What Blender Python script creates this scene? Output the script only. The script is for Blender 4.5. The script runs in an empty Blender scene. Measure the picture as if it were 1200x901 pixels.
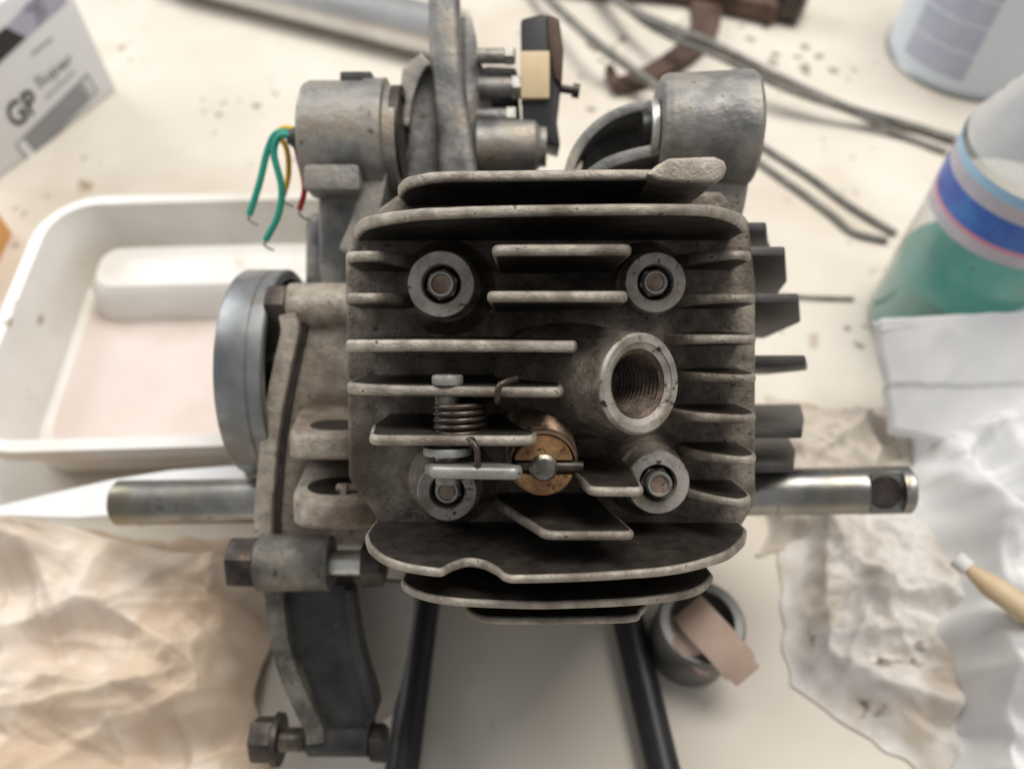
import bpy, bmesh, math, random
from mathutils import Vector, Matrix, noise
random.seed(7)
R = math.radians
PI = math.pi
sc = bpy.context.scene
col = sc.collection

# ------------------------------------------------------------------ camera
F = 950.0                     # focal length in pixels of the 1200 px wide picture
TH = R(34.4)                  # tilt away from straight down
DT = 0.40                     # distance from lens to the bench along the view
HC = DT * math.cos(TH)
CAM = Vector((0, -DT * math.sin(TH), HC))
RC = Matrix.Rotation(TH, 3, 'X')
cam = bpy.data.cameras.new('camera')
cam.sensor_width = 36.0
cam.lens = 36.0 * F / 1200.0
cam.clip_start = 0.005
cam.clip_end = 20.0
cam.dof.use_dof = True
cam.dof.focus_distance = 0.190
cam.dof.aperture_fstop = 9.2
co = bpy.data.objects.new('camera', cam)
co.location = CAM
co.rotation_euler = (TH, 0, 0)
col.objects.link(co)
sc.camera = co

# ------------------------------------------------------------------ light
w = bpy.data.worlds.new('World')
sc.world = w
w.use_nodes = True
bg = w.node_tree.nodes['Background']
bg.inputs[0].default_value = (0.98, 0.98, 1.0, 1)
bg.inputs[1].default_value = 0.39


def area(name, loc, target, sx, sy, power, colr):
    l = bpy.data.lights.new(name, 'AREA')
    l.shape = 'RECTANGLE'
    l.size = sx
    l.size_y = sy
    l.energy = power
    l.color = colr
    o = bpy.data.objects.new(name, l)
    o.location = loc
    d = Vector(target) - Vector(loc)
    o.rotation_euler = d.to_track_quat('-Z', 'Y').to_euler()
    col.objects.link(o)
    return o


area('ceiling_lamp', (0.3, 0.38, 1.55), (0, 0, 0), 1.1, 0.7, 26, (1.0, 0.955, 0.89))
area('window_light', (-1.35, 0.85, 0.95), (0, 0, 0.05), 1.1, 0.9, 17, (0.96, 0.98, 1.0))
sc.view_settings.view_transform = 'Standard'
sc.view_settings.look = 'None'
sc.view_settings.exposure = 0.0
sc.view_settings.gamma = 1.0
sc.cycles.use_denoising = True
sc.cycles.max_bounces = 8

# ------------------------------------------------------------------ frames
# engine frame (mm): z runs along the cylinder towards the viewer, x along the pedal axle
VPX, VPY = 612.0, 392.0


def cray(px, py):
    return Vector(((px - 600.0) / F, -(py - 450.5) / F, -1.0))


_a = cray(VPX, VPY)
EZ = (-_a).normalized()
EX = (Vector((1, 0, 0)) - EZ * EZ.x).normalized()
EY = EZ.cross(EX)
EO = _a * 178.0               # mm, camera space


def E(px, py, z):
    """point of the engine frame at height z"""
    d = cray(px, py)
    t = (z + EO.dot(EZ)) / d.dot(EZ)
    p = d * t - EO
    return Vector((p.dot(EX), p.dot(EY), p.dot(EZ)))


def EYP(px, py, y):
    """point of the engine frame in the plane y"""
    d = cray(px, py)
    t = (y + EO.dot(EY)) / d.dot(EY)
    p = d * t - EO
    return Vector((p.dot(EX), p.dot(EY), p.dot(EZ)))


ROT_E = RC @ Matrix((EX, EY, EZ)).transposed()


def e2w(v):
    return CAM + RC @ ((EO + EX * v[0] + EY * v[1] + EZ * v[2]) * 0.001)


def T(px, py, h=0.0):
    """point of the world at height h (m)"""
    d = RC @ cray(px, py)
    t = (h - CAM.z) / d.z
    return CAM + d * t


# ------------------------------------------------------------------ materials
MATS = {}


def mat(name, c1, c2=None, rough=0.5, metal=0.0, scale=60.0, bump=0.15, bscale=None, spots=None, spot_scale=200.0, spot_amt=0.5,
        rough2=None, detail=6.0, lo=0.35, hi=0.65, spec=0.5, transmission=0.0, ior=1.45, bdist=0.0004, c3=None, scale3=15.0, alpha=1.0, sub=0.0, wave=0.0):
    m = bpy.data.materials.new(name)
    m.use_nodes = True
    nt = m.node_tree
    n = nt.nodes
    L = nt.links
    b = n['Principled BSDF']
    b.inputs['Metallic'].default_value = metal
    b.inputs['Roughness'].default_value = rough
    b.inputs['IOR'].default_value = ior
    b.inputs['Specular IOR Level'].default_value = spec
    b.inputs['Transmission Weight'].default_value = transmission
    b.inputs['Alpha'].default_value = alpha
    if sub:
        b.inputs['Subsurface Weight'].default_value = sub
        b.inputs['Subsurface Radius'].default_value = (0.004, 0.003, 0.0025)
    tc = n.new('ShaderNodeTexCoord')
    src = tc.outputs['Object']
    c2 = c2 or c1

    def noise_(s, d=detail, r=0.6):
        x = n.new('ShaderNodeTexNoise')
        x.inputs['Scale'].default_value = s
        x.inputs['Detail'].default_value = d
        x.inputs['Roughness'].default_value = r
        L.new(src, x.inputs['Vector'])
        return x

    def ramp(fac, a, bb, p0, p1):
        x = n.new('ShaderNodeValToRGB')
        x.color_ramp.elements[0].position = p0
        x.color_ramp.elements[1].position = p1
        x.color_ramp.elements[0].color = (*a, 1)
        x.color_ramp.elements[1].color = (*bb, 1)
        L.new(fac, x.inputs[0])
        return x
    nz = noise_(scale)
    rp = ramp(nz.outputs[0], c1, c2, lo, hi)
    colr = rp.outputs[0]

    def mix(fac, a, bb):
        x = n.new('ShaderNodeMix')
        x.data_type = 'RGBA'
        L.new(fac, x.inputs[0])
        L.new(a, x.inputs[6])
        if isinstance(bb, tuple):
            x.inputs[7].default_value = (*bb, 1)
        else:
            L.new(bb, x.inputs[7])
        return x.outputs[2]
    if c3:
        n3 = noise_(scale3, 3.0)
        f3 = ramp(n3.outputs[0], (0, 0, 0), (1, 1, 1), 0.48, 0.66)
        colr = mix(f3.outputs[0], colr, c3)
    if spots:
        ns = noise_(spot_scale, 3.0, 0.7)
        fs = ramp(ns.outputs[0], (0, 0, 0), (1, 1, 1), 0.70 - 0.2 * spot_amt, 0.76 - 0.15 * spot_amt)
        colr = mix(fs.outputs[0], colr, spots)
    L.new(colr, b.inputs['Base Color'])
    if rough2 is not None:
        nr = noise_(scale * 1.7)
        mr = n.new('ShaderNodeMapRange')
        mr.inputs[1].default_value = 0.3
        mr.inputs[2].default_value = 0.7
        mr.inputs[3].default_value = rough
        mr.inputs[4].default_value = rough2
        L.new(nr.outputs[0], mr.inputs[0])
        L.new(mr.outputs[0], b.inputs['Roughness'])
    if bump:
        nb = noise_(bscale or scale * 4, 5.0, 0.7)
        bp = n.new('ShaderNodeBump')
        bp.inputs['Strength'].default_value = bump
        bp.inputs['Distance'].default_value = bdist
        L.new(nb.outputs[0], bp.inputs['Height'])
        if wave:
            nw = noise_(140.0, 3.0, 0.5)
            bw = n.new('ShaderNodeBump')
            bw.inputs['Strength'].default_value = wave
            bw.inputs['Distance'].default_value = 0.0012
            L.new(nw.outputs[0], bw.inputs['Height'])
            L.new(bw.outputs[0], bp.inputs['Normal'])
        L.new(bp.outputs[0], b.inputs['Normal'])
    MATS[name] = m
    return m


M_GRIME_SHADE = mat('grimy_shaded_aluminium', (0.018, 0.0148, 0.0125), (0.066, 0.055, 0.045), 0.36, 0.4, 190, 0.6, 1100, (0.009, 0.0075, 0.0065), 500, 0.33, 0.58, wave=0.5, lo=0.32, hi=0.74)  # dark grime, with the shade between the fins put into the colour too
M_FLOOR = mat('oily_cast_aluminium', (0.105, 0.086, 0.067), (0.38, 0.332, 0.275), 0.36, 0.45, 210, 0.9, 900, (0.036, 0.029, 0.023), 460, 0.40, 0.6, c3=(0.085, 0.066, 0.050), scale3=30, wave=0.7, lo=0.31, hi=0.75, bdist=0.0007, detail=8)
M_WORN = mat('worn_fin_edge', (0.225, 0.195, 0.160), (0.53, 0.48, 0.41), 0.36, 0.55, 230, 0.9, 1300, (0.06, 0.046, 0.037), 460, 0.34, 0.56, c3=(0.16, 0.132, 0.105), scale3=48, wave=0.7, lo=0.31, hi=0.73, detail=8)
M_CASE = mat('sandcast_case', (0.245, 0.207, 0.165), (0.55, 0.495, 0.42), 0.46, 0.35, 200, 1.0, 900, (0.10, 0.075, 0.055), 460, 0.40, 0.68, c3=(0.17, 0.130, 0.095), scale3=32, wave=0.7, lo=0.31, hi=0.74, bdist=0.0007, detail=8)
M_GREYCAST = mat('grey_cast_aluminium', (0.15, 0.15, 0.147), (0.37, 0.36, 0.34), 0.36, 0.5, 60, 0.6, 800, (0.13, 0.105, 0.08), 220, 0.35, 0.55, c3=(0.30, 0.262, 0.21), scale3=60, wave=0.6, lo=0.38, hi=0.64)
M_LUG = mat('bronzed_grey_casting', (0.080, 0.075, 0.067), (0.25, 0.23, 0.192), 0.4, 0.45, 70, 0.8, 800, (0.05, 0.042, 0.033), 380, 0.4, 0.6, wave=0.6, lo=0.38, hi=0.64)
M_ARM = mat('dark_grey_casting', (0.026, 0.027, 0.028), (0.070, 0.070, 0.068), 0.42, 0.35, 60, 0.6, 900, (0.14, 0.125, 0.11), 600, 0.3, 0.6, wave=0.5)
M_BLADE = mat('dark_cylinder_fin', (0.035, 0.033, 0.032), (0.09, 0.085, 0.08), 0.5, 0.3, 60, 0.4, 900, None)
M_RING = mat('machined_face', (0.26, 0.24, 0.215), (0.43, 0.40, 0.36), 0.45, 0.45, 150, 0.4, 900, (0.04, 0.028, 0.022), 420, 0.5, 0.55, c3=(0.21, 0.175, 0.135), scale3=140)
M_STEEL = mat('axle_steel', (0.20, 0.20, 0.195), (0.40, 0.39, 0.36), 0.24, 1.0, 45, 0.08, 600, (0.12, 0.10, 0.06), 90, 0.4, 0.4, c3=(0.24, 0.21, 0.14), scale3=30)
M_ROTOR = mat('flywheel_steel', (0.21, 0.22, 0.225), (0.37, 0.375, 0.37), 0.34, 0.85, 40, 0.1, 500, (0.24, 0.20, 0.13), 70, 0.42, 0.5, c3=(0.17, 0.175, 0.175), scale3=35)
M_OXIDE = mat('dark_oxide_steel', (0.040, 0.034, 0.031), (0.10, 0.085, 0.075), 0.35, 0.8, 120, 0.3, 700, (0.16, 0.08, 0.045), 240, 0.4, 0.55)
M_ZINC = mat('zinc_plated_steel', (0.48, 0.49, 0.47), (0.66, 0.66, 0.63), 0.3, 0.9, 120, 0.15, 700, (0.25, 0.22, 0.18), 300, 0.35, 0.45)
M_DULL = mat('dull_dirty_zinc', (0.22, 0.22, 0.20), (0.42, 0.42, 0.39), 0.42, 0.7, 140, 0.4, 700, (0.12, 0.10, 0.08), 260, 0.45, 0.55)
M_STUD = mat('oily_stud_steel', (0.10, 0.09, 0.08), (0.34, 0.31, 0.27), 0.25, 0.9, 220, 0.3, 900, None, rough2=0.5)
M_STUDEND = mat('stud_end_rust', (0.16, 0.105, 0.075), (0.34, 0.27, 0.22), 0.4, 0.5, 260, 0.6, 900, (0.05, 0.03, 0.02), 500, 0.5)
M_BLACK = mat('black_hollow_shade', (0.010, 0.009, 0.008), (0.03, 0.026, 0.022), 0.35, 0.1, 120, 0.4, 700)  # black that stands in for the shade inside holes and the rotor
M_BRASS = mat('brown_brass', (0.20, 0.105, 0.048), (0.42, 0.25, 0.115), 0.42, 0.6, 200, 0.5, 700, (0.10, 0.05, 0.025), 420, 0.6, 0.55)
M_BRASSDK = mat('tarnished_brass', (0.10, 0.065, 0.04), (0.22, 0.15, 0.10), 0.35, 0.6, 120, 0.3, 700, (0.03, 0.02, 0.015), 300, 0.5)
M_SPRING = mat('spring_wire', (0.035, 0.027, 0.022), (0.12, 0.095, 0.078), 0.38, 0.8, 200, 0.2, 700)
M_RUSTH = mat('thread_rust', (0.035, 0.024, 0.017), (0.13, 0.09, 0.06), 0.4, 0.4, 220, 0.6, 900, (0.015, 0.01, 0.008), 400, 0.6)
M_RUST = mat('rusty_iron', (0.055, 0.032, 0.025), (0.14, 0.085, 0.062), 0.65, 0.2, 60, 0.5, 500, (0.03, 0.02, 0.018), 200, 0.4)
M_TAN = mat('tan_insulator', (0.60, 0.47, 0.28), (0.68, 0.55, 0.36), 0.6, 0, 60, 0.1)
M_RUBBER = mat('black_plastic', (0.018, 0.018, 0.019), (0.035, 0.035, 0.036), 0.5, 0, 60, 0.1)
M_TUBE = mat('black_painted_tube', (0.012, 0.012, 0.014), (0.022, 0.022, 0.025), 0.42, 0, 80, 0.15)
M_COVER = mat('side_cover_metal', (0.26, 0.235, 0.20), (0.36, 0.33, 0.285), 0.55, 0.1, 30, 0.15, 300)
M_GREEN = mat('green_wire', (0.02, 0.27, 0.20), None, 0.4, 0, 50, 0)
M_YELLOW = mat('yellow_wire', (0.72, 0.45, 0.03), None, 0.4, 0, 50, 0)
M_RED = mat('red_wire', (0.42, 0.025, 0.025), None, 0.4, 0, 50, 0)
M_COPPER = mat('bare_copper', (0.30, 0.26, 0.22), None, 0.4, 0.8, 50, 0)
M_TABLE = mat('stained_bench_top', (0.62, 0.565, 0.485), (0.71, 0.66, 0.58), 0.45, 0, 10, 0.15, 200, (0.47, 0.40, 0.315), 42, 0.14, 0.65, c3=(0.57, 0.505, 0.415), scale3=6)
M_PLASTIC = mat('clouded_plastic', (0.72, 0.695, 0.65), (0.82, 0.81, 0.785), 0.25, 0, 16, 0.25, 60, (0.55, 0.48, 0.40), 40, 0.2, sub=0.2, c3=(0.66, 0.62, 0.55), scale3=10)
M_RESIDUE = mat('pinkish_fuel_residue', (0.66, 0.56, 0.51), (0.74, 0.65, 0.61), 0.25, 0, 14, 0.05, 60, (0.52, 0.43, 0.35), 22, 0.3, c3=(0.60, 0.52, 0.44), scale3=12)
M_KRAFT = mat('kraft_paper', (0.53, 0.405, 0.295), (0.63, 0.515, 0.40), 0.8, 0, 16, 0.2, 300, c3=(0.71, 0.63, 0.55), scale3=17)
M_TOWEL = mat('white_paper_towel', (0.70, 0.705, 0.71), (0.76, 0.76, 0.76), 0.85, 0, 60, 0.3, 700)
M_RAG = mat('dirty_white_rag', (0.58, 0.55, 0.51), (0.72, 0.705, 0.68), 0.85, 0, 40, 0.3, 500, (0.22, 0.17, 0.13), 50, 0.3, c3=(0.48, 0.42, 0.355), scale3=30)
M_CARD = mat('white_carton', (0.72, 0.73, 0.75), None, 0.45, 0, 40, 0.02)
M_PRINTK = mat('black_print', (0.02, 0.02, 0.022), None, 0.5, 0, 40, 0)
M_PRINTG = mat('grey_print', (0.24, 0.25, 0.26), (0.29, 0.30, 0.31), 0.5, 0, 40, 0)
M_PRINTL = mat('light_grey_print', (0.40, 0.41, 0.43), None, 0.5, 0, 40, 0)
M_VIOLET = mat('violet_grey_print', (0.10, 0.10, 0.15), (0.42, 0.41, 0.52), 0.4, 0, 30, 0, lo=0.45, hi=0.55)
M_CANW = mat('can_label_white', (0.66, 0.72, 0.78), None, 0.35, 0, 30, 0)
M_CANL = mat('can_label_lilac', (0.40, 0.42, 0.52), (0.46, 0.48, 0.57), 0.4, 0, 90, 0)
M_CANT = mat('can_label_teal', (0.24, 0.42, 0.46), (0.42, 0.58, 0.62), 0.4, 0, 70, 0)
M_CANM = mat('can_tin', (0.42, 0.44, 0.42), None, 0.35, 0.6, 40, 0.05)
M_ALU = mat('bright_tube', (0.55, 0.55, 0.54), (0.68, 0.68, 0.67), 0.26, 0.85, 30, 0.1, 300)
M_CABLE = mat('steel_cable', (0.13, 0.125, 0.11), (0.24, 0.23, 0.205), 0.45, 0.3, 90, 0.2)
M_ORANGE = mat('orange_card', (0.70, 0.36, 0.12), None, 0.6, 0, 40, 0)
M_WOOD = mat('pale_wood', (0.52, 0.38, 0.22), (0.64, 0.50, 0.33), 0.55, 0, 60, 0.1)
M_SLEEVE = mat('grey_sleeve', (0.14, 0.14, 0.135), (0.22, 0.22, 0.21), 0.45, 0.6, 50, 0.1)
M_STRAP = mat('pink_brown_strap', (0.46, 0.33, 0.26), (0.56, 0.42, 0.34), 0.6, 0, 60, 0.3, 300)
M_STRAPE = mat('strap_edge_brown', (0.13, 0.075, 0.045), None, 0.7, 0, 60, 0.2)
M_LABELB = mat('bottle_label_blue', (0.035, 0.06, 0.36), (0.04, 0.17, 0.50), 0.3, 0, 60, 0)
M_LABELC = mat('bottle_label_sky', (0.22, 0.46, 0.66), (0.36, 0.55, 0.72), 0.3, 0, 60, 0)
M_LABELG = mat('bottle_label_grey', (0.40, 0.40, 0.47), (0.52, 0.46, 0.50), 0.3, 0, 90, 0)
M_LABELP = mat('bottle_label_pink', (0.60, 0.24, 0.32), None, 0.3, 0, 90, 0)
M_LIQ = mat('green_liquid', (0.012, 0.235, 0.18), (0.02, 0.29, 0.225), 0.15, 0, 30, 0, transmission=0.1)


def pet_material(name, frost):
    m = bpy.data.materials.new(name)
    m.use_nodes = True
    nt = m.node_tree
    n = nt.nodes
    n.clear()
    out = n.new('ShaderNodeOutputMaterial')
    tr = n.new('ShaderNodeBsdfTransparent')
    tr.inputs[0].default_value = (0.97, 0.97, 0.975, 1)
    gl = n.new('ShaderNodeBsdfGlossy')
    gl.inputs['Roughness'].default_value = 0.06
    df = n.new('ShaderNodeBsdfDiffuse')
    df.inputs[0].default_value = (0.74, 0.74, 0.75, 1)
    lw = n.new('ShaderNodeLayerWeight')
    lw.inputs[0].default_value = 0.18
    m1 = n.new('ShaderNodeMixShader')
    m1.inputs[0].default_value = frost
    m2 = n.new('ShaderNodeMixShader')
    nt.links.new(tr.outputs[0], m1.inputs[1])
    nt.links.new(df.outputs[0], m1.inputs[2])
    nt.links.new(lw.outputs['Facing'], m2.inputs[0])
    nt.links.new(m1.outputs[0], m2.inputs[1])
    nt.links.new(gl.outputs[0], m2.inputs[2])
    nt.links.new(m2.outputs[0], out.inputs[0])
    return m


M_PET = pet_material('clear_bottle_plastic', 0.11)
M_PETF = pet_material('frosted_bottle_plastic', 0.50)


def add_marks(m, scale, thr, colr, mask_scale, seed):
    """small irregular dents and oil drops with a shape of their own"""
    nt = m.node_tree
    n, L = nt.nodes, nt.links
    b = n['Principled BSDF']
    src = b.inputs['Base Color'].links[0].from_socket
    tc = n.new('ShaderNodeTexCoord')
    mp = n.new('ShaderNodeMapping')
    mp.inputs['Location'].default_value = (seed, seed * 1.7, 0)
    L.new(tc.outputs['Object'], mp.inputs[0])
    nz = n.new('ShaderNodeTexNoise')
    nz.inputs['Scale'].default_value = scale * 2.2
    L.new(mp.outputs[0], nz.inputs['Vector'])
    ad = n.new('ShaderNodeVectorMath')
    ad.operation = 'MULTIPLY_ADD'
    ad.inputs[1].default_value = (0.6 / scale, 0.6 / scale, 0)
    L.new(nz.outputs['Color'], ad.inputs[0])
    L.new(mp.outputs[0], ad.inputs[2])
    vo = n.new('ShaderNodeTexVoronoi')
    vo.inputs['Scale'].default_value = scale
    L.new(ad.outputs[0], vo.inputs['Vector'])
    mk = n.new('ShaderNodeTexNoise')
    mk.inputs['Scale'].default_value = mask_scale
    mk.inputs['Detail'].default_value = 1.0
    L.new(mp.outputs[0], mk.inputs['Vector'])
    mr = n.new('ShaderNodeMapRange')
    mr.inputs[1].default_value = 0.46
    mr.inputs[2].default_value = 0.70
    mr.inputs[3].default_value = 0.0
    mr.inputs[4].default_value = thr
    L.new(mk.outputs[0], mr.inputs[0])
    df = n.new('ShaderNodeMath')
    df.operation = 'SUBTRACT'
    L.new(mr.outputs[0], df.inputs[0])
    L.new(vo.outputs['Distance'], df.inputs[1])
    sc_ = n.new('ShaderNodeMath')
    sc_.operation = 'MULTIPLY'
    sc_.use_clamp = True
    sc_.inputs[1].default_value = 9.0
    L.new(df.outputs[0], sc_.inputs[0])
    mx = n.new('ShaderNodeMix')
    mx.data_type = 'RGBA'
    L.new(sc_.outputs[0], mx.inputs[0])
    L.new(src, mx.inputs[6])
    mx.inputs[7].default_value = (*colr, 1)
    L.new(mx.outputs[2], b.inputs['Base Color'])


add_marks(M_TABLE, 75.0, 0.36, (0.27, 0.23, 0.18), 9.0, 3.0)
add_marks(M_TABLE, 30.0, 0.27, (0.33, 0.24, 0.15), 5.0, 8.0)
add_marks(M_PLASTIC, 60.0, 0.22, (0.38, 0.32, 0.26), 9.0, 1.0)


for _m in (M_LABELG, M_LABELB, M_LABELC, M_LABELP):      # the label's back is plain white
    nt = _m.node_tree
    pb = nt.nodes['Principled BSDF']
    lk = pb.inputs['Base Color'].links[0]
    g_ = nt.nodes.new('ShaderNodeNewGeometry')
    mx_ = nt.nodes.new('ShaderNodeMix')
    mx_.data_type = 'RGBA'
    nt.links.new(g_.outputs['Backfacing'], mx_.inputs[0])
    nt.links.new(lk.from_socket, mx_.inputs[6])
    mx_.inputs[7].default_value = (0.75, 0.75, 0.76, 1)
    nt.links.new(mx_.outputs[2], pb.inputs['Base Color'])


# ------------------------------------------------------------------ builders
def tag(o, label=None, cat=None, group=None, kind=None):
    if label:
        o['label'] = label
    if cat:
        o['category'] = cat
    if group:
        o['group'] = group
    if kind:
        o['kind'] = kind
    return o


class MB:
    """verts in mm (engine frame) or metres (world frame)"""

    def __init__(s):
        s.v = []
        s.f = []
        s.m = []

    def add(s, vs, fs, mi=0):
        o = len(s.v)
        s.v += [Vector(x) for x in vs]
        for i, f in enumerate(fs):
            s.f.append([o + k for k in f])
            s.m.append(mi[i] if isinstance(mi, (list, tuple)) else mi)
        return s

    def loft(s, rings, cap0=True, cap1=True, mi=0, closed=True):
        n = len(rings[0])
        vs = [p for r in rings for p in r]
        fs = []
        for i in range(len(rings) - 1):
            for j in range(n if closed else n - 1):
                k = (j + 1) % n
                fs.append([i * n + j, i * n + k, (i + 1) * n + k, (i + 1) * n + j])
        if cap0:
            fs.append(list(range(n))[::-1])
        if cap1:
            fs.append([(len(rings) - 1) * n + j for j in range(n)])
        return s.add(vs, fs, mi)

    def prism(s, pts, axis, a0, a1, mi_side=0, mi_cap=0):
        """pts: 3D points; extruded from a0 to a1 along an axis index (absolute)"""
        def at(a):
            r = []
            for p in pts:
                q = Vector(p)
                q[axis] = a
                r.append(q)
            return r
        n = len(pts)
        vs = at(a0) + at(a1)
        fs = [[j, (j + 1) % n, n + (j + 1) % n, n + j] for j in range(n)]
        ms = [mi_side] * n
        fs += [list(range(n))[::-1], [n + j for j in range(n)]]
        ms += [mi_cap, mi_cap]
        return s.add(vs, fs, ms)

    def lathe(s, c, ax, prof, seg=40, mi=0, cap=True, closed=False, flat=None):
        """prof: (distance along ax, radius)"""
        c = Vector(c)
        ax = Vector(ax).normalized()
        u = ax.orthogonal().normalized()
        v = ax.cross(u)
        rings = []
        for (h, r) in prof:
            rings.append([c + ax * h + (u * math.cos(2 * PI * k / seg) + v * math.sin(2 * PI * k / seg)) * r for k in range(seg)])
        if closed:
            rings.append(rings[0])
            return s.loft(rings, False, False, mi)
        return s.loft(rings, cap, cap, mi)

    def tube(s, pts, r, seg=12, mi=0, cap=True, rr=None):
        pts = [Vector(p) for p in pts]
        rings = []
        t0 = (pts[1] - pts[0]).normalized()
        u = t0.orthogonal().normalized()
        for i, p in enumerate(pts):
            t = (pts[min(i + 1, len(pts) - 1)] - pts[max(i - 1, 0)]).normalized()
            u = (u - t * u.dot(t)).normalized()
            v = t.cross(u)
            q = rr[i] if rr else r
            rings.append([p + (u * math.cos(2 * PI * k / seg) + v * math.sin(2 * PI * k / seg)) * q for k in range(seg)])
        return s.loft(rings, cap, cap, mi)

    def box(s, c, hx, hy, hz, mi=0, rot=None):
        c = Vector(c)
        vs = []
        for z in (-1, 1):
            for (x, y) in ((-1, -1), (1, -1), (1, 1), (-1, 1)):
                p = Vector((x * hx, y * hy, z * hz))
                if rot:
                    p = rot @ p
                vs.append(c + p)
        return s.add(vs, [[3, 2, 1, 0], [4, 5, 6, 7], [0, 1, 5, 4], [1, 2, 6, 5], [2, 3, 7, 6], [3, 0, 4, 7]], mi)

    def build(s, name, mats, parent, unit=0.001, base=None, bevel=0.0, seg=2, angle=35, smooth=True, rough=0.0, bmat=-1):
        if not isinstance(mats, (list, tuple)):
            mats = [mats]
        me = bpy.data.meshes.new(name)
        off = Vector(base) if base is not None else Vector((0, 0, 0))
        bm = bmesh.new()
        vs = [bm.verts.new((p - off) * unit) for p in s.v]
        bm.verts.ensure_lookup_table()
        for f, mi in zip(s.f, s.m):
            try:
                q = bm.faces.new([vs[i] for i in f])
                q.material_index = mi
            except ValueError:
                pass
        bmesh.ops.remove_doubles(bm, verts=bm.verts, dist=1e-6)
        bmesh.ops.recalc_face_normals(bm, faces=bm.faces)
        if bevel:
            es = [e for e in bm.edges if len(e.link_faces) == 2 and e.calc_face_angle(0) > R(angle)]
            bmesh.ops.bevel(bm, geom=es, offset=bevel * unit, offset_type='OFFSET', segments=seg, profile=0.6, affect='EDGES', clamp_overlap=True, material=bmat)
        if rough:
            for v in bm.verts:
                p = v.co * (90.0 if unit == 0.001 else 90.0)
                v.co += noise.noise_vector(p * 2.0) * rough * unit
        bm.to_mesh(me)
        bm.free()
        if smooth:
            for p in me.polygons:
                p.use_smooth = True
            try:
                me.set_sharp_from_angle(angle=R(38))
            except Exception:
                pass
        for m in mats:
            me.materials.append(m)
        o = bpy.data.objects.new(name, me)
        col.objects.link(o)
        if parent is not None:
            o.parent = parent
        return o


def empty(name, loc, rot=None):
    o = bpy.data.objects.new(name, None)
    o.empty_display_size = 0.02
    o.location = loc
    if rot is not None:
        o.rotation_euler = rot.to_euler()
    col.objects.link(o)
    return o


def spline(pts, n=8):
    """Catmull-Rom through points"""
    P = [Vector(p) for p in pts]
    P = [P[0] * 2 - P[1]] + P + [P[-1] * 2 - P[-2]]
    out = []
    for i in range(1, len(P) - 2):
        a, b, c, d = P[i - 1:i + 3]
        for k in range(n):
            t = k / n
            out.append(0.5 * ((2 * b) + (c - a) * t + (2 * a - 5 * b + 4 * c - d) * t * t + (3 * b - a - 3 * c + d) * t ** 3))
    out.append(P[-2])
    return out


# ================================================================== the bench
mb = MB()
mb.box((0, 0.3, -0.02), 2.2, 2.2, 0.02)
table = mb.build('bench_top', M_TABLE, None, unit=1.0)
tag(table, kind='structure')

# ================================================================== the engine
BASE = Vector((0, -10, -168))          # engine-frame mm, under the crankcase
eng = empty('moped_engine', e2w(BASE), ROT_E)
tag(eng, 'small grimy finned single cylinder engine with a bare axle, seen from above its cylinder head', 'engine')


def eb(mbx, name, mats, parent=None, **k):
    return mbx.build(name, mats, parent or eng, unit=0.001, base=BASE, **k)


ZF = -42.0                              # floor between the fins of the head


def round_corners(pts, r, n=6):
    """polyline with its inner corners replaced by arcs"""
    P = [Vector(p) for p in pts]
    out = [tuple(P[0])]
    for a, b, c in zip(P, P[1:], P[2:]):
        u, v = (a - b), (c - b)
        k = min(r, u.length * 0.45, v.length * 0.45)
        p, q = b + u.normalized() * k, b + v.normalized() * k
        for i in range(n + 1):
            t = i / n
            out.append(tuple(p * (1 - t) ** 2 + b * 2 * t * (1 - t) + q * t * t))
    m = P[-2] + (P[-1] - P[-2]) * 1.0
    out.append(tuple(m))
    return out


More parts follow.
